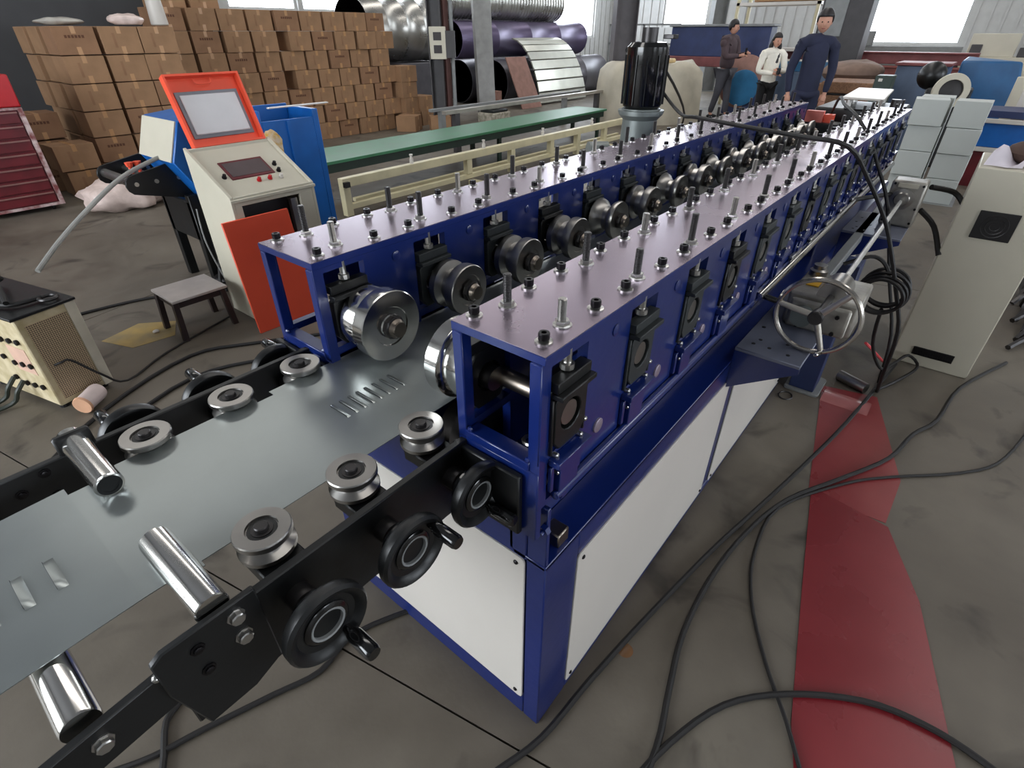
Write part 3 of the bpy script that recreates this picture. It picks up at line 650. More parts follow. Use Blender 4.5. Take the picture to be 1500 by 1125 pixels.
# drive motor on the left side of the machine
dmr = thing('vertical_drive_motor', 'tall dark vertical motor on a grey gearbox left of the machine', 'motor', (2.42, 1.13, 0))
MB().lathe([(0.075, 0.0), (0.098, 0.01), (0.108, 0.03), (0.108, 0.29), (0.09, 0.31), (0.05, 0.315)], (2.42, 1.13, 1.225), (0, 0, 1), 28).build('motor_body', GBLACK, dmr)
mb = MB()
for i in range(12):
    a = 2 * PI * i / 12; c_, s_ = math.cos(a), math.sin(a)
    mb.prism([(2.42 + 0.1 * c_ - 0.002 * s_, 1.13 + 0.1 * s_ + 0.002 * c_), (2.42 + 0.115 * c_ - 0.002 * s_, 1.13 + 0.115 * s_ + 0.002 * c_), (2.42 + 0.115 * c_ + 0.002 * s_, 1.13 + 0.115 * s_ - 0.002 * c_), (2.42 + 0.1 * c_ + 0.002 * s_, 1.13 + 0.1 * s_ - 0.002 * c_)], 'z', 1.25, 1.48)
mb.build('cooling_fin', BLACK, dmr)
MB().cyl((2.42, 1.13, 1.535), (2.42, 1.13, 1.60), 0.042, n=20).build('fan_cap', DSTEEL, dmr)
MB().lathe([(0.125, 0), (0.125, 0.012), (0.105, 0.014), (0.105, 0.02)], (2.42, 1.13, 1.21), (0, 0, 1), 28).build('flange', MOTORG, dmr)
MB().lathe([(0.13, 0), (0.13, 0.1), (0.10, 0.13), (0.095, 0.26), (0.12, 0.285), (0.12, 0.295)], (2.42, 1.13, 0.915), (0, 0, 1), 28).build('gearbox', MOTORG, dmr)
MB().lathe([(0.05, 0), (0.085, 0.01), (0.085, 0.12), (0.05, 0.13)], (2.30, 1.24, 0.98), (-0.6, 0.6, 0), 20).build('output_hub', MOTORG, dmr)
MB().box(2.28, 2.56, 0.98, 1.28, 0.0, 0.915).build('motor_pedestal', CGREY, dmr, bev=0.01)
MB().box(2.50, 2.56, 1.08, 1.18, 1.36, 1.46).build('terminal_box', DSTEEL, dmr, bev=0.006)
MB().box(2.47, 2.53, 1.02, 1.08, 1.55, 1.57).build('lifting_lug', DSTEEL, dmr, bev=0.003)

# cutting unit after the last station
cu = thing('cutting_unit', 'black cutting unit with a white top tray at the far end of the machine', 'cutter', (4.4, 0.3, 0))
MB().box(4.15, 4.75, 0.1, 0.62, 0.6, 1.13).build('cutter_head', BLACK, cu, bev=0.01)
MB().box(4.2, 4.7, 0.05, 0.7, 0.0, 0.6).build('cutter_stand', BLUE, cu, bev=0.01)
MB().hexa([(4.1, 0.20, 1.19), (5.0, 0.27, 1.19), (5.0, 0.52, 1.19), (4.1, 0.46, 1.19)], [(4.1, 0.20, 1.205), (5.0, 0.27, 1.205), (5.0, 0.52, 1.205), (4.1, 0.46, 1.205)]).build('top_tray', WHITE, cu, bev=0.004, label='white sheet steel tray')
for x, y in ((4.3, 0.25), (4.3, 0.44), (4.7, 0.28), (4.7, 0.47)): MB().cyl((x, y, 1.13), (x, y, 1.19), 0.02, n=10).build('tray_post', ZINC, cu)
MB().cyl((4.2, 0.14, 1.13), (4.2, 0.14, 1.2), 0.03, n=14).build('hydraulic_cap', DSTEEL, cu)
mo = MB().box(3.88, 3.93, 0.50, 0.61, 1.061, 1.13).build('press_guard', PINK); tag(mo, 'pale red plastic guard block between the two housings at the far end', 'guard')
MB().box(3.9, 3.97, 0.44, 0.495, 1.061, 1.11).build('orange_cover', ORANGE, mo)
MB().box(3.85, 4.0, 0.38, 0.62, 0.6, 1.06).build('guard_stand', BLACK, mo)

# ------------------------------------------------------------------ cream cabinet (right)
cb = thing('control_cabinet', 'tall cream electrical cabinet on the right with a black square vent fan', 'cabinet', (3.1, -0.6, 0))
MB().box(2.86, 3.35, -0.785, -0.425, 0.0, 1.05).build('cabinet_body', CREAM, cb, bev=0.006, seg=2)
MB().box(2.85, 2.862, -0.665, -0.51, 0.735, 0.865).build('vent_fan', RUBBER, cb, bev=0.002)
mb = MB()
for i in range(3): r = 0.02 + 0.016 * i; mb.tube([(2.849, -0.5875 + r * math.cos(2 * PI * j / 20), 0.80 + r * math.sin(2 * PI * j / 20)) for j in range(20)], 0.0022, 5, True, 1)
mb.build('fan_guard', DSTEEL, cb)
o = MB().box(2.853, 2.861, -0.695, -0.508, 0.066, 0.112).build('floor_vent', RUBBER, cb)
mb = MB()
for i in range(5): mb.box(2.849, 2.854, -0.69, -0.513, 0.07 + i * 0.0085, 0.074 + i * 0.0085)
mb.build('louvre', BSTEEL, o)
o = MB().sph((3.1, -0.62, 1.10), 0.16, 14, 8, (0.9, 0.7, 0.35)).build('cloth_bundle', mat('brown_rag', (78, 58, 50), 0.9, bump=0.6, bscale=12)); tag(o, 'dark brown rag bundle on top of the cream cabinet', 'cloth')
for v in o.data.vertices: v.co *= 1 + 0.12 * noise.noise(v.co * 9)
mb = MB(); nn = 8
mb.add([(2.90 + 0.02 * i + 0.01 * math.sin(j), -0.44 - 0.018 * j - 0.006 * i, 1.052 + 0.085 * math.sin(i / nn * PI) * (0.5 + 0.5 * math.sin(j * 0.8 + 0.5)) + 0.003) for i in range(nn + 1) for j in range(nn + 1)],
       [(i * (nn + 1) + j, (i + 1) * (nn + 1) + j, (i + 1) * (nn + 1) + j + 1, i * (nn + 1) + j + 1) for i in range(nn) for j in range(nn)])
o = mb.build('white_cloth', mat('white_cloth', (214, 206, 214), 0.85)); tag(o, 'crumpled white cloth on the front edge of the cream cabinet', 'cloth')

# grey cartons (right)
def carton_proto(name, w, d, h, m, m2, tape=True):
    r = thing(name, 'x', 'box'); bx = MB().box(0, w, 0, d, 0, h).build('carton_body', m, r, bev=0.004)
    if tape:
        tp_ = MB().box(w / 2 - 0.022, w / 2 + 0.022, -0.001, 0.0005, 0.0, h * 0.28).box(w / 2 - 0.022, w / 2 + 0.022, -0.001, 0.0005, h * 0.74, h).box(w / 2 - 0.022, w / 2 + 0.022, -0.001, d + 0.001, h, h + 0.001)
        tp_.build('packing_tape', m2, r)
    return r
gp = carton_proto('grey_carton', 0.31, 0.30, 0.245, GREYBOX, GREYBOX, False)
first = True; names = ['top', 'second', 'third', 'bottom']
for c_ in range(2):
    for r_ in range(4):
        loc = (7.0 + random.uniform(-0.02, 0.02), -0.04 - 0.345 * c_ + (0.0 if r_ else 0.01), 0.75 - 0.25 * r_ + 0.0)
        lab = '%s pale grey carton in the %s column of the stack past the machine' % (names[r_], ('left', 'right')[c_])
        rz = (0.1 if (r_ == 0 and c_ == 0) else random.uniform(-0.02, 0.02))
        if first: gp.location = loc; gp.rotation_euler = (0, 0, rz); gp['label'] = lab; gp['group'] = 'grey cartons stacked on the right'; first = False
        else: dup(gp, loc, rz, lab, 'grey cartons stacked on the right')
for r_ in range(4): dup(gp, (7.33, -0.04, 0.75 - 0.25 * r_), 0.02, '%s pale grey carton of the row behind the front stack' % names[r_], 'grey cartons stacked on the right')
o = MB().box(6.93, 7.7, -0.42, 0.3, -0.0, 0.002).build('carton_mat', GREYP); tag(o, 'thin grey mat under the stack of pale grey cartons', 'mat')
for ch_ in [q for q in bpy.data.objects if q.name.startswith('grey_carton') and q.parent is None]: ch_.location.z += 0.002

# ------------------------------------------------------------------ brown cartons
bp_ = carton_proto('brown_carton', 0.395, 0.38, 0.262, CARD, TAPE)
MB().box(0.12, 0.145, -0.0014, -0.0009, 0.06, 0.2).build('stain', CARD2, bp_)
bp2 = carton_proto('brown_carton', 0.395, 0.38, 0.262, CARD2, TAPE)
mk = MB()
for i in range(6): mk.box(0.10 + i * 0.032, 0.124 + i * 0.032, -0.0014, -0.0009, 0.155, 0.182)
mk.build('printed_lettering', INK, bp2)
used = {}
ordn = ['first', 'second', 'third', 'fourth', 'fifth', 'sixth', 'seventh', 'eighth', 'ninth', 'tenth', 'eleventh']
def put(pr, loc, rz, lab, grp):
    if pr not in used: used[pr] = 1; pr.location = loc; pr.rotation_euler = (0, 0, rz); pr['label'] = lab; pr['group'] = grp; return pr
    return dup(pr, loc, rz, lab, grp)
HZ = 0.272
for c_, x in enumerate((1.55, 1.985, 2.39)):
    for r_ in range(6):
        z = 1.37 - HZ * r_
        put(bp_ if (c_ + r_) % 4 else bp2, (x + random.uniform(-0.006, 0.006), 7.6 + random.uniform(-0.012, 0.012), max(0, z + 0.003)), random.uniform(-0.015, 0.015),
            'brown carton, %s row from top, %s column of the left pile' % (ordn[r_], ordn[c_]), 'left pile of brown cartons')
for d_ in range(1, 3):
    for r_ in range(6):
        if d_ == 2 and r_ > 4: continue
        put(bp_, (1.55 + random.uniform(-0.04, 0.03), 7.6 + 0.41 * d_, max(0, 1.37 - HZ * r_ + 0.003)), 0, 'brown carton, %s row from top, shadowed flank of the left pile, %s deep' % (ordn[r_], ordn[d_ - 1]), 'left pile of brown cartons')
for i, (x, y, z, rz) in enumerate(((1.08, 7.42, 0.275, 0.03), (1.12, 7.44, 0.0, -0.02))):
    put(bp_, (x, y, z), rz, 'light brown carton beside the red tool chest, %s of two' % ('upper', 'lower')[i], 'cartons beside the tool chest')
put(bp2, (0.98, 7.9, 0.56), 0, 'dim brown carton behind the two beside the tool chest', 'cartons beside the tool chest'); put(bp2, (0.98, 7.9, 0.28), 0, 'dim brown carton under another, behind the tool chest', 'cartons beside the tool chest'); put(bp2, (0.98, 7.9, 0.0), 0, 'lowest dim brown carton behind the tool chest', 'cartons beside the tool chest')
for c_ in range(9):
    for r_ in range(7):
        x = 3.0 + c_ * 0.435 + (0.16 * (r_ % 2) if c_ > 3 else 0) + random.uniform(-0.01, 0.01)
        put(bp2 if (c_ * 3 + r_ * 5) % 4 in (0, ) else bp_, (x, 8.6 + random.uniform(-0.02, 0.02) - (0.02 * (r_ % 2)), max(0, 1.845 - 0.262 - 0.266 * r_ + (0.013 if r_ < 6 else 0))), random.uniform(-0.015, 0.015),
            'brown carton, %s row from top, %s column of the long right-hand pile' % (ordn[r_], ordn[c_]), 'long pile of brown cartons')
for i, (x, z, rz) in enumerate(((3.15, 1.862, 0.03), (3.6, 1.862, -0.03))):
    put(bp_, (x, 8.75, z), rz, 'brown carton lying on top of the long pile, %s one' % ('left', 'right')[i], 'long pile of brown cartons')
for i, (x, z) in enumerate(((7.0, 0.79), (7.0, 0.525), (7.05, 0.26), (7.02, 0.0), (7.42, 0.26), (7.45, 0.0))):
    put(bp_, (x, 8.45, z), 0.06 * (i % 3), 'brown carton stepping down at the right end of the long pile, %s from top' % ordn[i], 'cartons at the pile end')
for i, (x, y, rz) in enumerate(((7.15, 8.0, 0.5), (7.35, 7.75, 0.9))):
    put(bp_, (x - 0.35 + 0.25 * i, y - 0.05 - 0.25 * i, 0.0), rz, 'skewed brown carton on the floor before the pile end, %s one' % ('left', 'right')[i], 'cartons at the pile end')
def crumple(name, c, s, m, lab, cat, seed=0, k=6):
    o = MB().sph(c, 1, 22, 12, s).build(name, m)
    for v in o.data.vertices:
        n_ = noise.noise(v.co * k + Vector((seed, 0, 0))) + 0.5 * noise.noise(v.co * k * 2.3)
        v.co = Vector(c) + (v.co - Vector(c)) * (1 + 0.35 * n_); v.co.z = max(v.co.z, c[2] - s[2] * 0.8)
    zmin = c[2] - s[2] * 0.8
    return tag(o, lab, cat)
crumple('plastic_wrap', (1.35, 6.55, 0.13), (0.42, 0.3, 0.17), PLASTIC, 'crumpled pale plastic wrapping heaped on the floor before the cartons', 'plastic wrap', 2)
crumple('plastic_wrap', (1.95, 6.75, 0.09), (0.25, 0.2, 0.12), PLASTIC, 'smaller crumpled plastic sheet right of the big heap', 'plastic wrap', 5)
crumple('plastic_wrap', (2.35, 7.75, 1.70), (0.2, 0.12, 0.06), PLASTIC, 'bit of pale plastic wrap on top of the left carton pile', 'plastic wrap', 9)
crumple('plastic_wrap', (1.75, 8.0, 1.68), (0.24, 0.12, 0.04), CLEAR, 'grey plastic film on the left end of the left carton pile', 'plastic wrap', 12)
o = MB().lathe([(0.09, 0), (0.1, 0.01), (0.085, 0.32), (0.07, 0.33)], (2.9, 8.2, 1.66), (0, 0, 1), 20).build('white_bucket', WHITE)
tag(o, 'white bucket standing at the top gap between the carton piles', 'bucket'); o.location.z = 1.632 + 0.02

# ------------------------------------------------------------------ red tool chest
tcst = thing('tool_chest', 'red tool chest with maroon drawers at the left edge', 'tool chest', (0.35, 7.25, 0))
MB().box(-0.1, 0.9, 7.03, 7.5, 0.05, 0.97).build('chest_body', DRED, tcst, bev=0.006)
MB().box(-0.1, 0.9, 6.99, 7.5, 0.975, 1.25).build('top_box', RED, tcst, bev=0.012, seg=2, label='bright red top box')
for i in range(7):
    z = 0.085 + i * 0.125
    o = MB().box(-0.05, 0.845, 7.012, 7.03, z, z + 0.11).build('drawer', DRED, tcst, bev=0.003)
    MB().box(-0.05, 0.845, 6.995, 7.012, z + 0.088, z + 0.1).build('drawer_pull', mat('worn_pull_%d' % i, (150, 110, 104), 0.35, 0.4), o)
MB().box(0.86, 0.9, 7.005, 7.03, 0.05, 0.97).box(-0.1, 0.86, 7.005, 7.03, 0.95, 0.972).box(-0.1, 0.86, 7.005, 7.03, 0.05, 0.075).build('worn_edge_trim', mat('worn_trim', (200, 180, 178), 0.6, 0, 0.4, 14, c2=(120, 60, 60)), tcst)
mb = MB()
for x in (0.0, 0.8):
    for y in (7.08, 7.42): mb.cyl((x - 0.012, y, 0.03), (x + 0.012, y, 0.03), 0.03, n=16)
mb.build('caster', RUBBER, tcst)

# ------------------------------------------------------------------ controller console
ct = thing('control_console', 'cream control console with raised orange lid and sloped button panel', 'control console', (1.05, 3.0, 0))
x0, x1, y0, y1 = 0.79, 1.33, 2.78, 3.2; zf, zb = 0.80, 1.02
def cb_body():
    mb = MB(); t = 0.02
    prof = [(y0, 0), (y1, 0), (y1, zb), (y0, zf)]
    mb.prism(prof, 'x', x0, x0 + t); mb.prism(prof, 'x', x1 - t, x1)
    mb.box(x0 + t, x1 - t, y1 - t, y1, 0, zb - 0.01); mb.box(x0 + t, x1 - t, y0, y1 - t, 0, 0.06)
    mb.box(x0 + t, x0 + 0.06, y0, y0 + t, 0.06, zf - 0.05); mb.box(x1 - 0.11, x1 - t, y0, y0 + t, 0.06, zf - 0.05); mb.box(x0 + t, x1 - t, y0, y0 + t, zf - 0.055, zf - 0.0)
    mb.box(x0 - 0.004, x1 + 0.004, y0 - 0.012, y0 - 0.0, zf - 0.03, zf - 0.012)
    a = (zb - zf) / (y1 - y0)
    mb.hexa([(x0 + t, y0, zf - 0.03), (x1 - t, y0, zf - 0.03), (x1 - t, y1 - t, zb - 0.04), (x0 + t, y1 - t, zb - 0.04)], [(x0 + t, y0, zf - 0.015), (x1 - t, y0, zf - 0.015), (x1 - t, y1 - t, zb - 0.026), (x0 + t, y1 - t, zb - 0.026)])
    return mb
cb_body().build('console_body', CREAM, ct, bev=0.003)
MB().box(x0 + 0.06, x1 - 0.11, y0 + 0.16, y0 + 0.18, 0.1, 0.7).build('inner_plate', DGREY, ct)
mb = MB()
for i in range(3): mb.box(x0 + 0.1 + i * 0.09, x0 + 0.17 + i * 0.09, y0 + 0.09, y0 + 0.158, 0.45, 0.62)
mb.build('contactor', DRED, ct); MB().box(x1 - 0.16, x1 - 0.115, y0 + 0.03, y0 + 0.06, 0.35, 0.72).build('door_stay', ZINC, ct)
def on(x, y, dz=0): return (x, y, zf - 0.015 + (zb - zf - 0.011) / (y1 - y0 - 0.02) * (y - y0) + dz)
def slab(xa, xb, ya, yb, h, name, m, par, bev=0.0):
    return MB().hexa([on(xa, ya), on(xb, ya), on(xb, yb), on(xa, yb)], [on(xa, ya, h), on(xb, ya, h), on(xb, yb, h), on(xa, yb, h)]).build(name, m, par, bev=bev)
o = slab(0.90, 1.17, 2.92, 3.06, 0.006, 'display_frame', DRED, ct); slab(0.915, 1.155, 2.935, 3.045, 0.008, 'touch_screen', SCREEN, o)
for i, (x, y, m) in enumerate(((0.87, 2.95, BSTEEL), (1.04, 2.885, RED), (1.11, 2.885, RED), (1.18, 2.88, WHITE), (1.20, 2.93, BSTEEL), (1.21, 2.985, BSTEEL))):
    p = Vector(on(x, y)); MB().lathe([(0.014, 0), (0.014, 0.008), (0.010, 0.01), (0.010, 0.022), (0.007, 0.024)], p, (0, -0.45, 0.9), 14).build('push_button', m, ct)
# lid
ax_ = Vector((0, 0.15, 0.355)).normalized(); nrm = Vector((0, -ax_.z, ax_.y)); h0 = Vector((0.855, 3.2, 1.005))
def lid(u0, u1, v0, v1, d0, d1):
    P_ = lambda u, v, d: h0 + Vector((u, 0, 0)) + ax_ * v + nrm * d
    return [P_(u0, v0, d0), P_(u1, v0, d0), P_(u1, v1, d0), P_(u0, v1, d0)], [P_(u0, v0, d1), P_(u1, v0, d1), P_(u1, v1, d1), P_(u0, v1, d1)]
mb = MB(); W_, Hh = 0.445, 0.40
for a in ((0, W_, 0, 0.012, -0.035, 0.02), (0, W_, Hh - 0.012, Hh, -0.035, 0.02), (0, 0.012, 0.012, Hh - 0.012, -0.035, 0.02), (W_ - 0.012, W_, 0.012, Hh - 0.012, -0.035, 0.02), (0.012, W_ - 0.012, 0.012, Hh - 0.012, -0.035, -0.025)): mb.hexa(*lid(*a))
ld = mb.build('lid', ORANGE, ct, label='raised orange lid')
MB().hexa(*lid(0.035, W_ - 0.035, 0.055, Hh - 0.085, -0.0249, -0.016)).build('gasket', mat('grey_gasket', (120, 122, 128), 0.5), ld, bev=0.002)
MB().hexa(*lid(0.055, W_ - 0.055, 0.075, Hh - 0.105, -0.0159, -0.008)).build('lid_window', PADW, ld, bev=0.006, label='white pad inside the lid')
MB().tube([h0 + Vector((0.17, 0, 0)) + ax_ * (Hh - 0.02), h0 + Vector((0.18, 0, 0)) + ax_ * (Hh - 0.05) + nrm * 0.0, h0 + Vector((0.26, 0, 0)) + ax_ * (Hh - 0.05), h0 + Vector((0.27, 0, 0)) + ax_ * (Hh - 0.02)], 0.004, 6).build('lid_handle', ORANGE, ld)
MB().box(x1, x1 + 0.035, 2.85, 2.98, 0.69, 0.79).build('side_orange_box', ORANGE, ct, bev=0.004)
o = MB().box(x1 - 0.03 + 0.03, x1 + 0.004, 2.80, 2.93, 0.42, 0.52).build('warning_label', BSTEEL, ct); MB().box(x1 + 0.004, x1 + 0.006, 2.815, 2.915, 0.45, 0.50).build('warning_print', YELLOW, o)
MB().tube([(x0 - 0.002, 2.82, 0.46), (x0 - 0.03, 2.81, 0.455), (x0 - 0.03, 2.80, 0.41), (x0 - 0.002, 2.80, 0.405)], 0.006, 6).build('door_hinge', ZINC, ct)
o = MB().hexa([(0.71, 2.70, 0.0), (1.13, 2.70, 0.0), (1.13, 2.715, 0.0), (0.71, 2.715, 0.0)], [(0.69, 2.735, 0.69), (1.095, 2.735, 0.69), (1.095, 2.75, 0.69), (0.69, 2.75, 0.69)]).build('orange_door_panel', ORANGE, bev=0.002)
tag(o, 'flat orange door panel leaning against the front of the console', 'panel')

# ------------------------------------------------------------------ blue decoiler head with black arms left of the console
dc = thing('strip_straightener', 'blue unit with cream sloped face on black legs, left of the console', 'machine', (1.0, 4.0, 0))
MB().prism([(0.83, 0.89), (0.93, 1.12), (1.12, 1.14), (1.19, 0.62), (1.0, 0.585)], 'y', 3.52, 4.04).build('head_casing', BLUE2, dc, bev=0.006)
MB().hexa([(0.822, 3.535, 0.892), (0.829, 3.535, 0.892), (0.829, 4.03, 0.892), (0.822, 4.03, 0.892)], [(0.92, 3.535, 1.118), (0.929, 3.535, 1.118), (0.929, 4.03, 1.118), (0.92, 4.03, 1.118)]).build('cream_face', CREAM, dc)
for y in (3.70, 4.2):
    mb = MB(); pl = [(1.06, 0.60), (1.06, 0.90)]
    for i in range(7): a = math.radians(90 + 30 * i); pl.append((0.64 + 0.062 * math.cos(a), 0.765 + 0.062 * math.sin(a)))
    mb.prism(pl, 'y', y, y + 0.015); o = mb.build('side_arm', BLACK, dc, bev=0.002)
    for x in (0.64, 0.76, 0.90): MB().cyl((x, y - 0.008, 0.77), (x, y, 0.77), 0.013, n=12).build('arm_pin', ZINC, o)
MB().cyl((0.63, 3.715, 0.775), (0.63, 4.2, 0.775), 0.03, n=16).cyl((0.76, 3.715, 0.785), (0.76, 4.2, 0.785), 0.025, n=16).build('feed_roller', STEEL, dc)
for x, y in ((0.92, 3.66), (1.14, 3.66), (0.92, 4.08), (1.14, 4.08)): MB().box(x - 0.03, x + 0.03, y - 0.03, y + 0.03, 0, 0.66).build('leg', BLACK, dc, bev=0.003)
MB().box(0.89, 1.17, 3.64, 4.10, 0.34, 0.62).build('motor_bay', BLACK, dc, bev=0.01)
for i in range(2): MB().lathe([(0.012, 0), (0.012, 0.04), (0.02, 0.045), (0.026, 0.07)], (0.70 + 0.05 * i, 3.9, 0.80), (0, 0, 1), 8).build('wing_screw', ORANGE, dc)
o = MB().tube([(0.9, 3.78, 0.90), (0.80, 3.72, 0.895), (0.54, 3.60, 0.84), (0.28, 3.47, 0.728), (0.07, 3.35, 0.625), (-0.10, 3.22, 0.535)], 0.013, 10).build('air_hose', WIREG)
tag(o, 'stiff grey hose arching from the black arm down to the welder', 'hose')
o = MB()
for q in range(3): o.tube([(0.98 + 0.13 * math.cos(a) + 0.01 * q, 3.55 + 0.1 * math.sin(a), 0.025 + 0.03 * q) for a in [i * PI / 6 for i in range(12)]], 0.014, 6, True)
o.tube([(1.0, 3.6, 0.35), (0.9, 3.5, 0.2), (0.86, 3.45, 0.06), (1.02, 3.42, 0.02)], 0.012, 6)
o = o.build('cable_coil', RUBBER); tag(o, 'loose black cable coil on the floor beside the black legs', 'cable')
o = MB().tube([(0.9, 3.58, 0.58), (0.86, 3.5, 0.4), (0.87, 3.44, 0.2), (0.9, 3.4, 0.02)], 0.005, 6).build('thin_grey_wire', WIREG); tag(o, 'thin grey wire hanging in front of the black legs', 'wire')
# blue cabinet behind the console
bc = thing('blue_cabinet', 'tall blue open-topped cabinet behind the console', 'cabinet', (1.75, 3.75, 0))
MB().box(1.50, 1.515, 3.6, 3.95, 0, 1.12).box(1.93, 1.98, 3.6, 3.95, 0, 1.10).box(1.515, 1.93, 3.935, 3.95, 0, 1.12).box(1.515, 1.93, 3.6, 3.615, 0, 1.05).box(1.515, 1.93, 3.615, 3.935, 0.0, 0.03).build('casing', BLUE2, bc, bev=0.004)
MB().box(1.70, 1.73, 3.585, 3.6, 0, 1.04).build('front_rib', BLUE2, bc)
MB().box(1.40, 1.52, 3.34, 3.6, 0.80, 0.815).box(1.44, 1.46, 3.36, 3.38, 0, 0.80).build('side_tray', BLUE2, bc)
o = MB().box(1.62, 2.12, 3.65, 3.68, 1.121, 1.129).build('white_lath', WHITE); tag(o, 'thin white lath resting on the blue cabinet', 'lath')
crumple('rag', (1.46, 3.40, 0.93), (0.06, 0.06, 0.12), mat('rag_white', (206, 196, 180), 0.9, 0, 0.3, 20, c2=(190, 150, 60)), 'white and yellow rag stuffed between console and blue cabinet', 'rag', 4, 14)
o = MB().lathe([(0.04, 0), (0.17, 0), (0.17, 0.30), (0.04, 0.30), (0.04, 0)], (2.05, 5.35, 0.56), (0.3, 0.95, 0), 28).build('film_roll', CLEAR)
tag(o, 'roll of greyish packing film behind the blue cabinet', 'film roll')
MB().box(1.9, 2.35, 5.3, 5.7, 0, 0.386).build('roll_stand', WOOD, o, bev=0.005)

# ------------------------------------------------------------------ stool
st = thing('low_stool', 'low dark-legged stool with a pale top in front of the console', 'stool', (0.55, 3.1, 0), 0.04)
MB().box(0.37, 0.70, 2.96, 3.26, 0.245, 0.262).build('seat', mat('stool_top', (184, 176, 172), 0.35), st, bev=0.003)
MB().box(0.39, 0.68, 2.98, 2.995, 0.205, 0.245).box(0.39, 0.68, 3.225, 3.24, 0.205, 0.245).box(0.385, 0.40, 2.995, 3.225, 0.205, 0.245).box(0.67, 0.685, 2.995, 3.225, 0.205, 0.245).build('apron', mat('stool_frame', (48, 36, 36), 0.5), st)
for x, y, dx, dy in ((0.385, 2.975, -1, -1), (0.665, 2.975, 1, -1), (0.385, 3.22, -1, 1), (0.665, 3.22, 1, 1)):
    MB().hexa([(x - 0.012 + dx * 0.015, y - 0.008 + dy * 0.015, 0), (x + 0.02 + dx * 0.015, y - 0.008 + dy * 0.015, 0), (x + 0.02 + dx * 0.015, y + 0.024 + dy * 0.015, 0), (x - 0.012 + dx * 0.015, y + 0.024 + dy * 0.015, 0)],
              [(x - 0.012, y - 0.008, 0.245), (x + 0.02, y - 0.008, 0.245), (x + 0.02, y + 0.024, 0.245), (x - 0.012, y + 0.024, 0.245)]).build('leg', mat('stool_leg', (44, 32, 32), 0.45), st, bev=0.002)
def flat(name, pts, z, m, t=0.0015, par=None):
    return MB().prism(pts, 'z', z, z + t).build(name, m, par)
o = flat('yellow_paper', [(0.04, 3.37), (0.13, 3.13), (0.36, 3.10), (0.45, 3.3), (0.28, 3.45)], 0.0005, PAPER); tag(o, 'dirty yellow paper sheet lying on the floor by the stool', 'paper')
crumple('foam_scrap', (0.30, 3.22, 0.014), (0.022, 0.016, 0.012), WHITE, 'tiny white foam scrap on the yellow paper', 'scrap', 3)

# ------------------------------------------------------------------ welder
wrz = math.atan2(0.25, 0.96)
wd_ = thing('welding_power_box', 'grimy cream welding power box with perforated side at the left edge', 'welder', (-0.34, 2.70, 0), wrz)
WM = T(-0.34, 2.70, 0, wrz)
MB(WM).box(0.0, 0.26, 0.0, 0.62, 0.03, 0.50).build('casing', OLDCREAM, wd_, bev=0.006)
MB(WM).box(0.03, 0.21, -0.004, 0.0, 0.06, 0.46).build('perforated_panel', PERF, wd_)
MB(WM).box(0.215, 0.262, -0.006, 0.0, 0.03, 0.50).build('edge_strip', mat('pale_edge', (196, 188, 170), 0.5), wd_, bev=0.002)
MB(WM).box(-0.012, 0.27, -0.01, 0.63, 0.50, 0.515).build('top_tray', BLACK, wd_, bev=0.003)
mb = MB(WM)
for y in (0.06, 0.13, 0.2, 0.28):
    for z in (0.12, 0.24, 0.37): mb.lathe([(0.012, 0), (0.014, 0.004), (0.014, 0.012), (0.009, 0.014)], (0.0, y, z + 0.02 * (y * 10 % 1)), (-1, 0, 0), 12)
mb.build('cable_socket', BSTEEL, wd_)
MB(WM).box(-0.002, 0, 0.05, 0.2, 0.20, 0.34).build('front_label', mat('pinkish_label', (214, 176, 156), 0.5), wd_)
mb = MB(WM)
for x, y in ((0.03, 0.05), (0.23, 0.05), (0.03, 0.57), (0.23, 0.57)): mb.cyl((x, y, 0), (x, y, 0.03), 0.02, n=10)
mb.build('foot', RUBBER, wd_)
def onW(*p): return tuple(WM @ Vector(p))
o = MB().tube([onW(0.05, 0.1, 0.55), onW(0.13, 0.3, 0.60), onW(0.2, 0.45, 0.55), onW(0.1, 0.5, 0.54), onW(0.03, 0.3, 0.535), onW(0.06, 0.12, 0.532), onW(0.18, 0.08, 0.532)], 0.012, 8).build('torch_cable', RUBBER); tag(o, 'black torch cable heaped on top of the welding box', 'cable')
o = MB(); o.tube([onW(0.19 + 0.035 * math.cos(a), 0.05 + 0.035 * math.sin(a), 0.53) for a in [i * PI / 5 for i in range(10)]], 0.009, 8, True, 2)
o = o.build('hose_clamp_ring', DSTEEL); tag(o, 'small dark ring clamp on the corner of the welding box', 'clamp')
for i, yy in enumerate((0.20, 0.28)):
    o = MB().tube([onW(-0.014, yy, 0.14), onW(-0.06, yy, 0.10), onW(-0.09, yy + 0.05, 0.03), onW(-0.25, yy + 0.1, 0.011), onW(-0.6, yy + 0.02 + 0.1 * i, 0.011)], 0.011, 8).build('welding_cable', mat('dull_green_cable_%d' % i, (48, 54, 46), 0.5)); tag(o, 'dull green cable leaving the welding box, %s one' % ('nearer', 'farther')[i], 'cable', 'cables leaving the welding box')
o = MB().tube([onW(0.06, -0.005, 0.24), onW(0.08, -0.03, 0.25), onW(0.12, -0.03, 0.24), onW(0.2, -0.05, 0.12), onW(0.3, -0.05, 0.02), onW(0.6, 0.05, 0.008), onW(1.1, 0.1, 0.008)], 0.006, 6).build('thin_black_lead', RUBBER); tag(o, 'thin black lead looping off the perforated side of the welding box', 'wire')
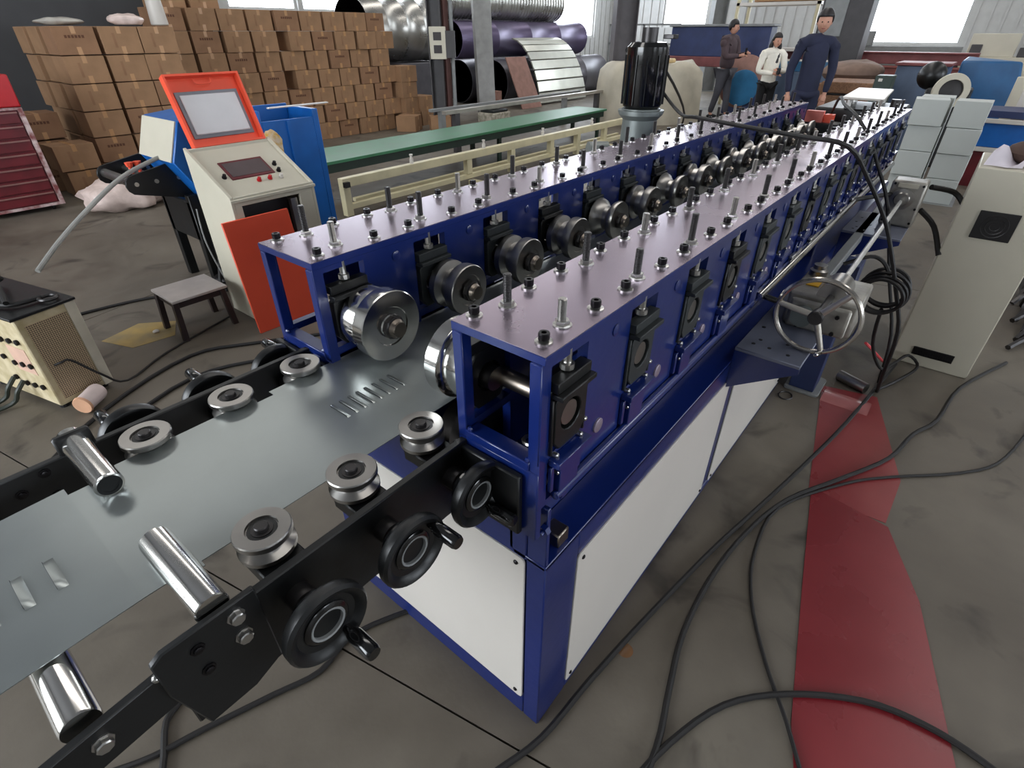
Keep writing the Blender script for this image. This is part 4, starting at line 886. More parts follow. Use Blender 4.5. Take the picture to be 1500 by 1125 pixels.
o = MB().lathe([(0.03, 0), (0.042, 0.003), (0.045, 0.10), (0.04, 0.12), (0.02, 0.13)], (-0.27, 2.60, 0.046), (0.75, 0.6, 0.05), 18).build('plastic_jar', mat('white_jar', (208, 190, 186), 0.4)); tag(o, 'white plastic jar lying on the floor before the welding box', 'jar')
MB().lathe([(0.044, -0.012), (0.047, 0.0), (0.044, 0.002)], (-0.27, 2.60, 0.046), (0.75, 0.6, 0.05), 18).build('jar_lid', mat('peach_lid', (206, 158, 126), 0.5), o)
o.location.z += 0.002

# ------------------------------------------------------------------ green bed and cream rail frame
gt = thing('green_run_out_bed', 'long flat green steel bed behind the cream rail frame', 'conveyor bed', (5.2, 5.2, 0))
MB().hexa([(2.68, 4.80, 0.42), (8.6, 4.90, 0.42), (8.6, 5.55, 0.42), (2.68, 5.55, 0.42)], [(2.68, 4.80, 0.45), (8.6, 4.90, 0.45), (8.6, 5.55, 0.45), (2.68, 5.55, 0.45)]).build('bed_plate', GREEN, gt, bev=0.003)
MB().hexa([(2.7, 4.83, 0.33), (8.55, 4.93, 0.33), (8.55, 4.97, 0.33), (2.7, 4.87, 0.33)], [(2.7, 4.83, 0.42), (8.55, 4.93, 0.42), (8.55, 4.97, 0.42), (2.7, 4.87, 0.42)]).build('bed_beam', DGREEN, gt)
MB().box(2.7, 8.55, 5.45, 5.5, 0.33, 0.42).build('bed_beam', DGREEN, gt)
for x in (2.8, 5.7, 8.4): MB().box(x - 0.03, x + 0.03, 5.45, 5.5, 0, 0.33).build('leg', DGREEN, gt); MB().box(x - 0.03, x + 0.03, 4.93, 4.97, 0, 0.33).build('leg', DGREEN, gt)
rf = thing('cream_rail_frame', 'long cream steel rail frame on posts behind the machine', 'rail frame', (5.0, 4.4, 0))
MB().box(2.60, 8.6, 4.36, 4.44, 0.285, 0.37).build('top_rail', CREAM2, rf, bev=0.004)
MB().box(2.66, 8.6, 4.37, 4.43, 0.06, 0.115).build('lower_rail', CREAM2, rf, bev=0.004)
MB().box(2.9, 8.6, 4.62, 4.67, 0.05, 0.09).build('lower_rail', CREAM2, rf, bev=0.004)
for x in (2.64, 5.30, 6.9, 8.5): MB().box(x - 0.04, x + 0.04, 4.36, 4.44, 0, 0.285).build('post', CREAM2, rf, bev=0.004)
for x in (4.45, 6.2, 7.7):
    MB().box(x - 0.05, x + 0.05, 4.2, 4.36, 0.0, 0.05).build('cross_tie', CREAM2, rf, bev=0.003); MB().box(x - 0.045, x + 0.045, 4.365, 4.435, 0.115, 0.285).build('tie_post', CREAM2, rf, bev=0.003)
for x in (3.55, 4.75, 6.0, 7.3): MB().lathe([(0.022, 0), (0.022, 0.05), (0.014, 0.055), (0.014, 0.08), (0.02, 0.082), (0.02, 0.095)], (x, 4.40, 0.37), (0, 0, 1), 12).build('guide_pin', WHITE, rf)
o = MB().box(2.60, 2.66, 4.32, 4.36, 0.29, 0.34).build('rail_stop', BLACK, rf)
o = MB().box(5.6, 10.2, 5.90, 5.98, 0.55, 0.60).build('steel_profile', mat('pale_profile', (176, 170, 162), 0.35, 0.5)); tag(o, 'long pale steel profile lying behind the green bed', 'steel profile')
MB().box(5.8, 5.9, 5.9, 5.98, 0, 0.55).build('trestle_leg', DGREY, o); MB().box(9.9, 10.0, 5.9, 5.98, 0, 0.55).build('trestle_leg', DGREY, o)
o = MB().box(6.0, 10.4, 6.62, 6.70, 0.50, 0.54).box(6.2, 6.3, 6.62, 6.7, 0, 0.5).box(9.8, 9.9, 6.62, 6.7, 0, 0.5).build('steel_profile', GREYP); tag(o, 'darker steel profile on legs behind the pale one', 'steel profile')

# ------------------------------------------------------------------ ducts, drums and sheets at the left wall
def pipe(name, x0_, x1_, y, z, r, m, lab, rib=0, dy=0):
    prof = []; n_ = int((x1_ - x0_) / 0.12)
    if rib:
        for i in range(n_): h = (x1_ - x0_) * i / n_; prof += [(r, h), (r, h + 0.07), (r + rib, h + 0.08), (r + rib, h + 0.105)]
        prof.append((r, x1_ - x0_))
    else:
        for i in range(4): h = (x1_ - x0_) * i / 4; prof += [(r, h), (r, h + (x1_ - x0_) / 4 - 0.03), (r + 0.008, h + (x1_ - x0_) / 4 - 0.02), (r + 0.008, h + (x1_ - x0_) / 4 - 0.01)]
        prof.append((r, x1_ - x0_))
    L_ = x1_ - x0_
    prof = [(r - 0.01, 0.0)] + prof + [(r - 0.01, L_), (r - 0.012, L_ - 0.02), (r - 0.012, 0.02), (r - 0.01, 0.0)]
    me = MB().lathe(prof, (x0_, y, z), (L_, dy, 0), 40); 
    o = me.build(name, m, ang=50)
    return tag(o, lab, 'duct')
GALV = mat('galvanised_duct', (176, 174, 168), 0.28, 0.9, 0.12, 3, rvar=0.08)
PURP = mat('purple_tinted_duct', (98, 88, 116), 0.35, 0.5, 0.1, 2)
DKD = mat('dark_duct', (92, 90, 96), 0.4, 0.6, 0.15, 2)
pipe('ribbed_duct', 9.2, 14.5, 10.35, 2.22, 0.40, GALV, 'ribbed bright galvanised duct at the top of the stack', 0.012)
pipe('smooth_duct', 10.1, 15.5, 10.15, 1.42, 0.39, PURP, 'dark purple tinted duct below the ribbed one')
pipe('lower_duct', 10.95, 15.8, 9.6, 0.51, 0.50, DKD, 'large open-ended dark duct resting on the floor')
pipe('floor_duct', 10.9, 15.9, 10.72, 0.50, 0.49, DKD, 'large dark duct on the floor against the wall')
pipe('spiral_drum', 7.0, 8.9, 9.75, 1.62, 0.56, GALV, 'shiny spiral seamed drum on the dark block right of the cartons', dy=0.0)
o = MB().prism(rpoly(7.6, 9.0, 9.1, 10.4, 0.05), 'z', 0, 1.05).build('dark_steel_block', mat('slate_block', (76, 74, 80), 0.55), bev=0.01); tag(o, 'big slate grey block under the shiny drum', 'block')
o = MB()
for i in range(8):
    for sgn in (0,):
        a0 = i / 8; a1 = (i + 0.86) / 8
        def CP(u, t): # curved drape over the ducts
            y = 8.75 + 0.75 * u ** 1.7; z = 0.02 + 1.42 * math.sin(u * PI / 2 * 0.95) ; return (11.55 + 0.25 * (1 - u) + t, y, z)
        for (t0, t1) in ((0, 2.2),):
            q0, q1, q2, q3 = CP(a0, t0), CP(a0, t1 - 0.3 * a0), CP(a1, t1 - 0.3 * a1), CP(a1, t0)
            o.hexa([q0, q1, q2, q3], [tuple(Vector(q) + Vector((0, -0.03, 0.02))) for q in (q0, q1, q2, q3)])
crs = thing('corrugated_sheets', 'bundle of bright bent cladding panels leaning on the ducts', 'cladding panels', (12.5, 9.0, 0))
BRT = mat('bright_cladding', (214, 214, 202), 0.3, 0.7, 0.06, 3)
for i in range(8):
    a0 = i / 8; a1 = (i + 0.88) / 8; q = [CP(a0, 0), CP(a0, 2.2 - 0.3 * a0), CP(a1, 2.2 - 0.3 * a1), CP(a1, 0)]
    MB().hexa(q, [tuple(Vector(v) + Vector((0, -0.03, 0.025))) for v in q]).build('panel', BRT, crs, bev=0.004)
o = MB().hexa([(10.85, 8.55, 0.0), (11.65, 8.55, 0.0), (11.65, 8.58, 0.0), (10.85, 8.58, 0.0)], [(10.75, 9.0, 1.08), (11.5, 9.0, 1.08), (11.5, 9.03, 1.08), (10.75, 9.03, 1.08)]).build('pink_board', BROWN, bev=0.003); tag(o, 'pinkish brown board leaning on the open duct end', 'board')
o = MB().box(9.95, 10.05, 8.55, 8.8, 0, 0.45).build('small_brown_board', BROWN); tag(o, 'narrow upright brown board left of the open duct', 'board')
o = MB().hexa([(8.85, 8.15, 0), (9.15, 7.95, 0), (9.25, 8.1, 0), (8.95, 8.3, 0)], [(8.85, 8.35, 4.0), (9.15, 8.15, 4.0), (9.25, 8.3, 4.0), (8.95, 8.5, 4.0)]).build('grey_post', mat('post_grey', (150, 150, 148), 0.5), bev=0.006); tag(o, 'light grey slanted steel post behind the green bed', 'post')
eb = thing('switch_box', 'pale switch box with two windows on the dark column', 'switch box', (7.0, 7.55, 1.2))
EM = T(7.14, 7.55, 0, -0.88)
MB(EM).box(-0.14, 0.14, -0.06, 0.06, 1.18, 1.66).build('box_body', CREAM, eb, bev=0.006)
for z in (1.27, 1.46): MB(EM).box(-0.07, 0.07, -0.068, -0.06, z, z + 0.12).build('meter_window', mat('meter_glass', (60, 56, 56), 0.2), eb, bev=0.002)
MB(EM).box(0.14, 0.30, -0.05, 0.05, 1.2, 1.6).build('side_box', DGREY, eb)
o = MB(); 
for (x, y, z, s) in ((8.2, 7.3, 0.12, 0.12), (8.45, 7.2, 0.16, 0.14), (8.3, 7.35, 0.3, 0.1), (8.6, 7.35, 0.1, 0.1)): pass
mb = MB().box(8.05, 8.6, 7.1, 7.5, 0.0, 0.26); o = mb.build('stone_crate', mat('mottled_crate', (140, 136, 118), 0.8, 0, 0.4, 16, 0.5, 30, c2=(190, 182, 168)), bev=0.02, seg=2); tag(o, 'mottled grey crate on the floor beside the dark column', 'crate')
MB().box(8.1, 8.55, 7.13, 7.47, 0.26, 0.31).build('crate_rim', CGREY, o, bev=0.01)
crumple('scrap_pile', (8.3, 7.3, 0.36), (0.2, 0.14, 0.06), CLEAR, 'crumpled scrap film piled on the mottled crate', 'scrap', 8, 8)

# ------------------------------------------------------------------ far machinery between the people and the back wall
def slabs(name, lab, cat, specs, loc=None):
    xs_ = [s_[1] for s_ in specs]; c_ = specs[0][1]
    r = thing(name, lab, cat, loc or ((c_[0] + c_[1]) / 2, (c_[2] + c_[3]) / 2, 0))
    for pn, b_, m in specs: MB().box(*b_).build(pn, m, r, bev=min(0.01, 0.2 * min(b_[1] - b_[0], b_[3] - b_[2], b_[5] - b_[4])))
    return r
tz = thing('wrapped_machine', 'machine under a beige tarpaulin left of the man', 'covered machine', (10.8, 5.0, 0))
o = MB(); nx, ny = 14, 3
ring = [(9.9, 5.55), (10.3, 4.95), (10.75, 4.55), (11.3, 4.3), (11.9, 4.75), (11.6, 5.6), (10.9, 6.1), (10.2, 6.1)]
vs = []; fs = []; lv = ((0.0, 1.03), (0.35, 1.0), (0.7, 0.99), (0.95, 0.96), (1.06, 0.85)); R8 = 32
cx_, cy_ = 10.9, 5.2
for z_, s_ in lv:
    for i in range(R8):
        t = i / R8 * 8; a = ring[int(t) % 8]; b_ = ring[(int(t) + 1) % 8]; f = t - int(t); px_, py_ = a[0] + (b_[0] - a[0]) * f, a[1] + (b_[1] - a[1]) * f
        w_ = 1 + 0.03 * math.sin(i * 2.1) * (1 - z_ * 0.5); vs.append((cx_ + (px_ - cx_) * s_ * w_, cy_ + (py_ - cy_) * s_ * w_, z_ + (0.05 * math.sin(i * 0.9) if z_ > 0.5 else 0)))
for j in range(len(lv) - 1):
    for i in range(R8): fs.append((j * R8 + i, j * R8 + (i + 1) % R8, (j + 1) * R8 + (i + 1) % R8, (j + 1) * R8 + i))
fs.append(tuple(range((len(lv) - 1) * R8, len(lv) * R8)))
o.add(vs, fs).build('tarpaulin', mat('beige_tarp', (182, 174, 156), 0.6, 0, 0.12, 3, 0.3, 4), tz, ang=60)
MB().box(10.2, 11.2, 4.9, 5.5, 1.05, 1.14).build('top_bundle', mat('tan_bundle', (206, 180, 130), 0.6, 0, 0.2, 6), tz, bev=0.03, seg=2)
slabs('navy_work_table', 'wide navy steel tank on a bench behind the standing people', 'tank', [('tank_body', (13.6, 14.0, 3.9, 6.2, 1.1, 1.68), NAVY), ('tank_rim', (13.55, 14.05, 3.85, 6.25, 1.68, 1.73), GREYP), ('bench', (13.5, 14.3, 3.8, 6.2, 0.9, 1.1), MAROON), ('bench_leg', (13.6, 13.7, 3.9, 4.0, 0, 0.9), DGREY), ('bench_leg', (13.6, 13.7, 6.0, 6.1, 0, 0.9), DGREY)])
fd = thing('flywheel_press', 'round blue flywheel with a pinkish disc guard behind the woman', 'flywheel', (13.3, 4.1, 0))
MB().lathe([(0.05, 0.0), (0.33, 0.0), (0.35, 0.02), (0.35, 0.08), (0.30, 0.09), (0.06, 0.05)], (13.0, 4.1, 0.55), (-0.78, -0.62, 0), 32).build('flywheel', TEAL, fd)
MB().lathe([(0.02, 0), (0.52, 0), (0.52, 0.06), (0.5, 0.07)], (13.15, 4.15, 0.66), (-0.78, -0.62, 0), 36).build('disc_guard', BROWN, fd)
MB().box(13.15, 13.45, 3.8, 4.5, 0, 0.7).build('press_base', NAVY, fd, bev=0.02)
slabs('blue_machine', 'bulky blue machine between the woman and the man in navy', 'machine', [('body', (11.8, 12.8, 2.2, 3.2, 0, 0.95), BLUEGREY), ('cover', (11.9, 12.7, 2.3, 3.1, 0.95, 1.12), TEAL), ('top_rail', (11.75, 11.85, 2.2, 3.2, 1.12, 1.15), WHITE)])
sf = thing('steel_shelving', 'grey steel shelving frame loaded with bundles above the tank', 'shelving', (15.5, 5.0, 0))
for x, y in ((15, 3.4), (15, 5.2), (15.8, 3.4), (15.8, 5.2)): MB().box(x, x + 0.07, y, y + 0.07, 0, 3.2).build('upright', CREAM2, sf)
for z in (1.2, 2.1): MB().box(15, 15.9, 3.4, 5.27, z, z + 0.06).build('shelf', WHITE, sf)
slabs('shelf_bundle', 'tan wrapped bundle on the upper shelf behind the people', 'bundle', [('bundle_body', (15.1, 15.7, 3.5, 4.9, 2.17, 2.45), CARD)], (15.4, 4.2, 2.16))
slabs('tall_locker', 'dark grey locker behind the man in navy', 'locker', [('locker_body', (14.4, 15.0, 2.25, 3.2, 0, 3.0), DGREY), ('locker_door', (14.37, 14.4, 2.7, 3.15, 1.5, 2.4), GREYP)])
ps = thing('steel_railing', 'thin grey steel railing in front of the far window', 'railing', (14.5, 7.4, 0))
for y in (6.4, 7.4, 8.4): MB().box(14.5, 14.55, y, y + 0.05, 0, 1.75).build('post', GREYP, ps)
for z in (1.3, 1.72): MB().box(14.5, 14.55, 6.4, 8.45, z, z + 0.04).build('rail', GREYP, ps)
slabs('timber_pallets', 'stack of brown timber pallets right of the man in navy', 'pallets', [('pallet', (9.0, 9.9, 0.95, 1.65, 0.0 + 0.17 * i, 0.14 + 0.17 * i), WOOD) for i in range(6)] + [('spacer', (9.05, 9.85, 1.0, 1.6, 0.14 + 0.17 * i, 0.17 + 0.17 * i), DGREY) for i in range(5)])
crumple('tarp_heap', (10.75, 1.6, 1.02), (0.6, 0.45, 0.16), mat('brown_tarp', (120, 98, 86), 0.8, 0, 0.2, 5), 'low brown tarpaulin heap behind the pallets', 'tarpaulin', 6, 2)
MB().box(10.0, 11.2, 1.15, 1.95, 0, 0.89).build('heap_stand', WOOD, [q for q in bpy.data.objects if q.name == 'tarp_heap'][0])
for i, (x, z, m, lab) in enumerate(((15.5, 0.98, MAROON, 'upper'), (15.2, 0.72, mat('primer_red2', (134, 72, 66), 0.6), 'lower'))):
    slabs('primed_steel_beam', 'long red primed beam below the far window, %s one' % lab, 'beam', [('web', (x, x + 0.3, 0.2, 4.6, z, z + 0.2), m), ('flange', (x - 0.08, x + 0.38, 0.2, 4.6, z + 0.2, z + 0.23), m), ('trestle', (x + 0.05, x + 0.25, 0.5, 0.7, 0, z), DGREY), ('trestle', (x + 0.05, x + 0.25, 3.9, 4.1, 0, z), DGREY)])
slabs('grey_panel_rack', 'low grey partition under the far window', 'partition', [('partition_panel', (18.6, 18.7, 0.7, 4.4, 0, 1.27), GREYP), ('upper_panel', (18.55, 18.6, 2.7, 3.7, 1.27, 1.6), GREYP)])
slabs('blue_grey_cabinet', 'upright blue grey machine cabinet right of the white tray', 'cabinet', [('cabinet_body', (10.3, 11.0, 0.30, 0.95, 0, 1.16), BLUEGREY), ('lid', (10.25, 11.05, 0.27, 0.98, 1.16, 1.2), MAROON)])
slabs('green_control_box', 'small dark green control box beside the white tray', 'box', [('box_body', (7.6, 7.85, 0.62, 0.80, 0, 1.16), DGREEN), ('indicator', (7.59, 7.6, 0.72, 0.76, 1.10, 1.13), WHITE)])
bw = thing('belt_wheel_machine', 'large cream rimmed belt wheel above the pale grey cartons', 'belt wheel', (9.2, 0.13, 0))
MB().lathe([(0.13, 0), (0.20, 0), (0.205, 0.02), (0.205, 0.07), (0.20, 0.09), (0.13, 0.09), (0.13, 0)], (9.2, 0.13, 0.93), (-0.95, -0.2, 0.1), 36).build('wheel_rim', CREAM, bw)
MB().lathe([(0.02, 0.03), (0.13, 0.035), (0.13, 0.05), (0.02, 0.06)], (9.2, 0.13, 0.93), (-0.95, -0.2, 0.1), 24).build('wheel_disc', DSTEEL, bw)
MB().box(9.2, 9.8, -0.1, 0.4, 0, 0.95).build('wheel_stand', BLACK, bw, bev=0.02)
MB().sph((9.6, 0.42, 1.08), 0.17, 16, 10).build('motor_end', BLACK, bw)
tp2 = thing('blue_tarp_machine', 'machine draped in a blue tarpaulin at the right', 'covered machine', (11.4, -0.1, 0))
MB().hexa([(10.9, -0.75, 0.3), (12.2, -0.75, 0.3), (12.2, 0.2, 0.3), (10.9, 0.2, 0.3)], [(11.0, -0.5, 1.22), (12.0, -0.5, 1.18), (12.0, 0.22, 1.25), (11.0, 0.22, 1.22)]).build('blue_tarpaulin', mat('blue_tarp', (38, 92, 140), 0.45, 0, 0.15, 4, 0.4, 6), tp2, bev=0.03, seg=2)
MB().box(11.0, 12.1, -0.7, 0.15, 0, 0.3).build('machine_foot', DGREY, tp2)
slabs('lathe_cabinet', 'beige machine tool with dark windows at the back right', 'machine tool', [('bed', (16.5, 17.3, -1.6, 0.9, 0, 1.12), CREAM), ('headstock', (16.6, 17.2, -0.35, 0.5, 1.12, 1.55), CREAM), ('dark_window', (16.55, 16.6, 0.25, 0.45, 1.15, 1.35), DGREY), ('dark_window', (16.55, 16.6, -0.6, -0.4, 1.12, 1.3), DGREY)])
slabs('red_sign_board', 'red and white sign board cut by the right edge', 'sign', [('white_board', (9.0, 9.03, -0.95, -0.60, 0.3, 1.36), WHITE), ('red_field', (8.99, 9.0, -0.95, -0.62, 1.06, 1.22), RED), ('sign_leg', (9.0, 9.04, -0.7, -0.66, 0, 0.3), GREYP)])
slabs('beige_side_panel', 'beige upright panel between the tarpaulin and the sign', 'panel', [('panel_sheet', (9.6, 9.66, -0.66, -0.50, 0.5, 1.1), CREAM), ('panel_stand', (9.6, 9.66, -0.62, -0.54, 0, 0.5), DGREY)])
bt = thing('blue_white_bench', 'blue bench with two white rails behind the grey cartons', 'bench', (8.3, -0.7, 0))
for z in (0.40, 0.70): MB().box(8.15, 8.2, -1.6, -0.28, z, z + 0.045).build('white_rail', WHITE, bt, bev=0.004)
MB().box(8.2, 8.6, -1.6, -0.3, 0.445, 0.70).build('blue_panel', BLUE2, bt, bev=0.005); MB().box(8.2, 8.9, -1.6, -0.25, 0.0, 0.40).build('dark_base', DRED, bt); MB().box(8.25, 8.9, -1.6, -0.3, 0.75, 0.82).build('navy_top', NAVY, bt)
# dark floor pile right of cream cabinet
for i in range(9):
    o = MB().tube([(3.4 + 0.12 * i, -0.95 - 0.03 * (i % 3), 0.02 + 0.012 * (i % 4)), (3.6 + 0.1 * i, -1.05, 0.05 + 0.01 * i), (3.9 + 0.06 * i, -1.2 - 0.04 * i, 0.02)], 0.016, 6).build('scrap_bar', DSTEEL)
    tag(o, '%s dark offcut bar from the left in the tangle right of the cream cabinet' % ordn[i], 'scrap', 'dark offcuts right of the cream cabinet')
slabs('dark_bench_base', 'dark machine base behind the cream cabinet at the right edge', 'machine base', [('base_body', (4.2, 5.4, -1.7, -1.0, 0.0, 0.5), BLACK), ('blue_cover', (4.25, 5.3, -1.65, -1.05, 0.5, 0.62), NAVY)])

# ------------------------------------------------------------------ floor items and cables
rs = thing('red_floor_strip', 'long translucent red plastic strip laid on the floor right of the machine', 'plastic strip', (1.2, -0.5, 0))
flat('strip_upper', [(2.30, -0.19), (2.36, -0.44), (1.72, -0.63), (1.42, -0.62), (1.40, -0.345)], 0.0006, REDFILM, 0.0012, rs)
flat('strip_lower', [(1.45, -0.345), (1.40, -0.63), (1.1, -0.765), (0.3, -0.98), (0.2, -0.62), (0.44, -0.54), (0.92, -0.445)], 0.0022, mat('deep_red_film', (122, 34, 40), 0.28, 0, 0.1, 3, rvar=0.1), 0.0012, rs)
MB().prism([(2.28, 0.0), (2.24, 0.012), (2.20, 0.016), (2.16, 0.009), (2.14, 0.0), (2.16, 0.006), (2.20, 0.0135), (2.24, 0.009)], 'y', -0.43, -0.215).build('glare_fold', mat('red_fold_glare', (176, 110, 108), 0.18), rs)  # lip added for the end glare, which is put into its paler colour
o = MB().tube([(2.074 + 0.04 * math.cos(a), -0.065 + 0.032 * math.sin(a), 0.004) for a in [i * PI / 8 for i in range(16)]], 0.0035, 6, True, 1).build('wire_ring', DSTEEL); tag(o, 'small wire ring on the floor by the foot plate', 'ring')
o = MB().lathe([(0.0, 0.0012), (0.012, 0.0012), (0.022, 0.0006), (0.024, 0.0002)], (0.339, -0.085, 0), (0, 0, 1), 20).build('oil_drop', mat('oil_puddle', (116, 84, 58), 0.08)); tag(o, 'small round oil puddle on the floor by the side panel', 'puddle')
def cable(pts, r, lab, z=None, name='black_cable', m=None, grp='black cables on the floor'):
    P_ = [(p[0], p[1], (p[2] if len(p) > 2 else r)) for p in pts]
    o = MB().tube(P_, r, 8).build(name, m or RUBBER); tag(o, lab, 'cable', grp); return o
cable([(2.786, -0.462), (2.02, -0.365), (1.518, -0.278), (1.159, -0.207), (0.857, -0.147), (0.457, -0.085), (0.182, -0.05), (-0.021, -0.03), (-0.178, 0.022), (-0.4, 0.1)], 0.009, 'straight black cable on the floor running along the base to the front corner')
cable([(3.2, -0.95), (2.723, -0.766), (2.3, -0.70, 0.014), (2.096, -0.624, 0.016), (1.835, -0.565, 0.016), (1.561, -0.43, 0.016), (1.293, -0.285), (1.014, -0.216), (0.745, -0.191), (0.497, -0.201), (0.315, -0.24), (0.146, -0.281), (-0.1, -0.3)], 0.009, 'black floor cable crossing the red strip then curving toward the camera')
cable([(2.6, -1.06), (2.429, -1.034), (2.112, -0.942), (1.92, -0.807), (1.721, -0.60, 0.009), (1.547, -0.45, 0.01), (1.237, -0.275), (0.959, -0.272), (0.754, -0.328), (0.571, -0.429, 0.006), (0.432, -0.528, 0.01), (0.3, -0.61, 0.01)], 0.006, 'thin black cable looping back over the red strip')
cable([(0.0, -0.26), (0.184, -0.302), (0.369, -0.38), (0.507, -0.506, 0.012), (0.621, -0.677, 0.014), (0.658, -0.82, 0.014), (0.653, -0.955), (0.6, -1.15)], 0.009, 'black cable arcing over the lower end of the red strip')
cable([(-0.75, 0.62), (-0.692, 0.68), (-0.638, 0.791), (-0.576, 0.829), (-0.5, 0.95)], 0.009, 'short dark cable on the floor under the near infeed arm')
cable([(-0.78, 0.78), (-0.696, 0.733), (-0.581, 0.694), (-0.416, 0.631), (-0.29, 0.584), (-0.15, 0.6), (0.06, 0.5)], 0.008, 'long dark cable on the floor running under the infeed arms')
cable([(-0.6, 2.2), (-0.2, 2.55), (0.3, 2.75), (0.62, 2.6), (1.2, 2.2)], 0.010, 'dark cable on the floor from the welding box past the orange panel')
cable([(-0.7, 2.1), (-0.3, 2.3), (0.2, 2.5), (0.6, 2.35), (1.3, 1.9)], 0.010, 'second dark cable on the floor left of the machine')
cable([(-0.5, 3.9), (0.12, 3.88), (0.55, 3.77), (0.85, 3.5)], 0.010, 'dark cable on the floor between welding box and black legs')
# hanging cables over the machine
cable([(2.55, 1.13, 1.36), (2.62, 1.08, 1.27), (2.45, 0.9, 1.21), (2.126, 0.693, 1.245), (1.90, 0.397, 1.255), (1.78, 0.143, 1.255), (1.80, -0.02, 1.235), (1.95, -0.10, 1.11), (2.0, -0.20, 0.96), (2.0, -0.26, 0.85), (2.02, -0.33, 0.69), (2.05, -0.40, 0.5), (2.2, -0.42, 0.2), (2.4, -0.43, 0.012)], 0.0085, 'thick black cable from the drive motor draped over both housings', name='draped_cable', grp='cables draped over the machine')
cable([(4.12, 0.5, 1.08), (3.6, 0.38, 1.24), (3.0, 0.24, 1.26), (2.7, 0.12, 1.24), (2.6, 0.02, 1.16), (2.6, -0.046, 1.057), (2.6, -0.148, 0.882), (2.55, -0.273, 0.565), (2.5, -0.383, 0.291), (2.5, -0.42, 0.012)], 0.008, 'black cable arching from the cutter over the near housing to the floor', name='draped_cable', grp='cables draped over the machine')
cable([(2.42, 1.25, 1.50), (3.2, 1.6, 1.45), (5.0, 2.2, 1.25), (7.5, 3.0, 0.6), (9.4, 3.9, 0.012)], 0.014, 'black cable swooping from the motor top toward the man', name='motor_cable', grp='cables draped over the machine')
cable([(2.9, -0.28, 0.93), (3.0, -0.38, 0.9), (2.98, -0.44, 0.85)], 0.013, 'upper black hose between far gearbox and cream cabinet', name='black_hose', grp='hoses at the far gearbox')
cable([(2.88, -0.275, 0.82), (2.92, -0.36, 0.74), (2.86, -0.43, 0.62)], 0.013, 'lower black hose between far gearbox and cream cabinet', name='black_hose', grp='hoses at the far gearbox')
mb = MB()
for q in range(5):
    rr = 0.078 + 0.006 * (q % 3)
    mb.tube([(2.0 + 0.022 * q + 0.01 * math.sin(a * 2 + q), -0.292 + rr * math.cos(a), 0.65 + rr * math.sin(a) * 0.95 + 0.004 * q) for a in [i * PI / 8 for i in range(16)]], 0.008, 6, True, 2)
mb.tube([(2.05, -0.29, 0.73), (2.05, -0.25, 0.78), (2.02, -0.2, 0.80), (1.98, -0.12, 0.76)], 0.008, 6)
o = mb.build('coiled_cable', RUBBER); tag(o, 'coil of black cable hanging beside the steel handwheel', 'cable coil')
cable([(2.05, -0.31, 0.58), (2.2, -0.33, 0.35), (2.45, -0.40, 0.12), (2.7, -0.45, 0.05), (2.83, -0.50, 0.06), (2.78, -0.56, 0.03), (2.6, -0.5, 0.012), (2.4, -0.42, 0.012)], 0.008, 'black cable looping on the floor at the foot of the cream cabinet', name='looped_cable')
o = MB().tube([(2.3, -0.30, 0.30), (2.5, -0.34, 0.18), (2.75, -0.40, 0.02)], 0.007, 6).build('signal_wire', mat('bright_pink_cord', (226, 80, 86), 0.5)); tag(o, 'bright pinkish red cord among the cables beside the cabinet', 'cord')
o = MB().cyl((2.42, -0.24, 0.03), (2.36, -0.38, 0.03), 0.028, n=18).build('steel_cylinder', STEEL); tag(o, 'small steel cylinder lying on the floor below the cable coil', 'cylinder')
o.location.z = 0.002

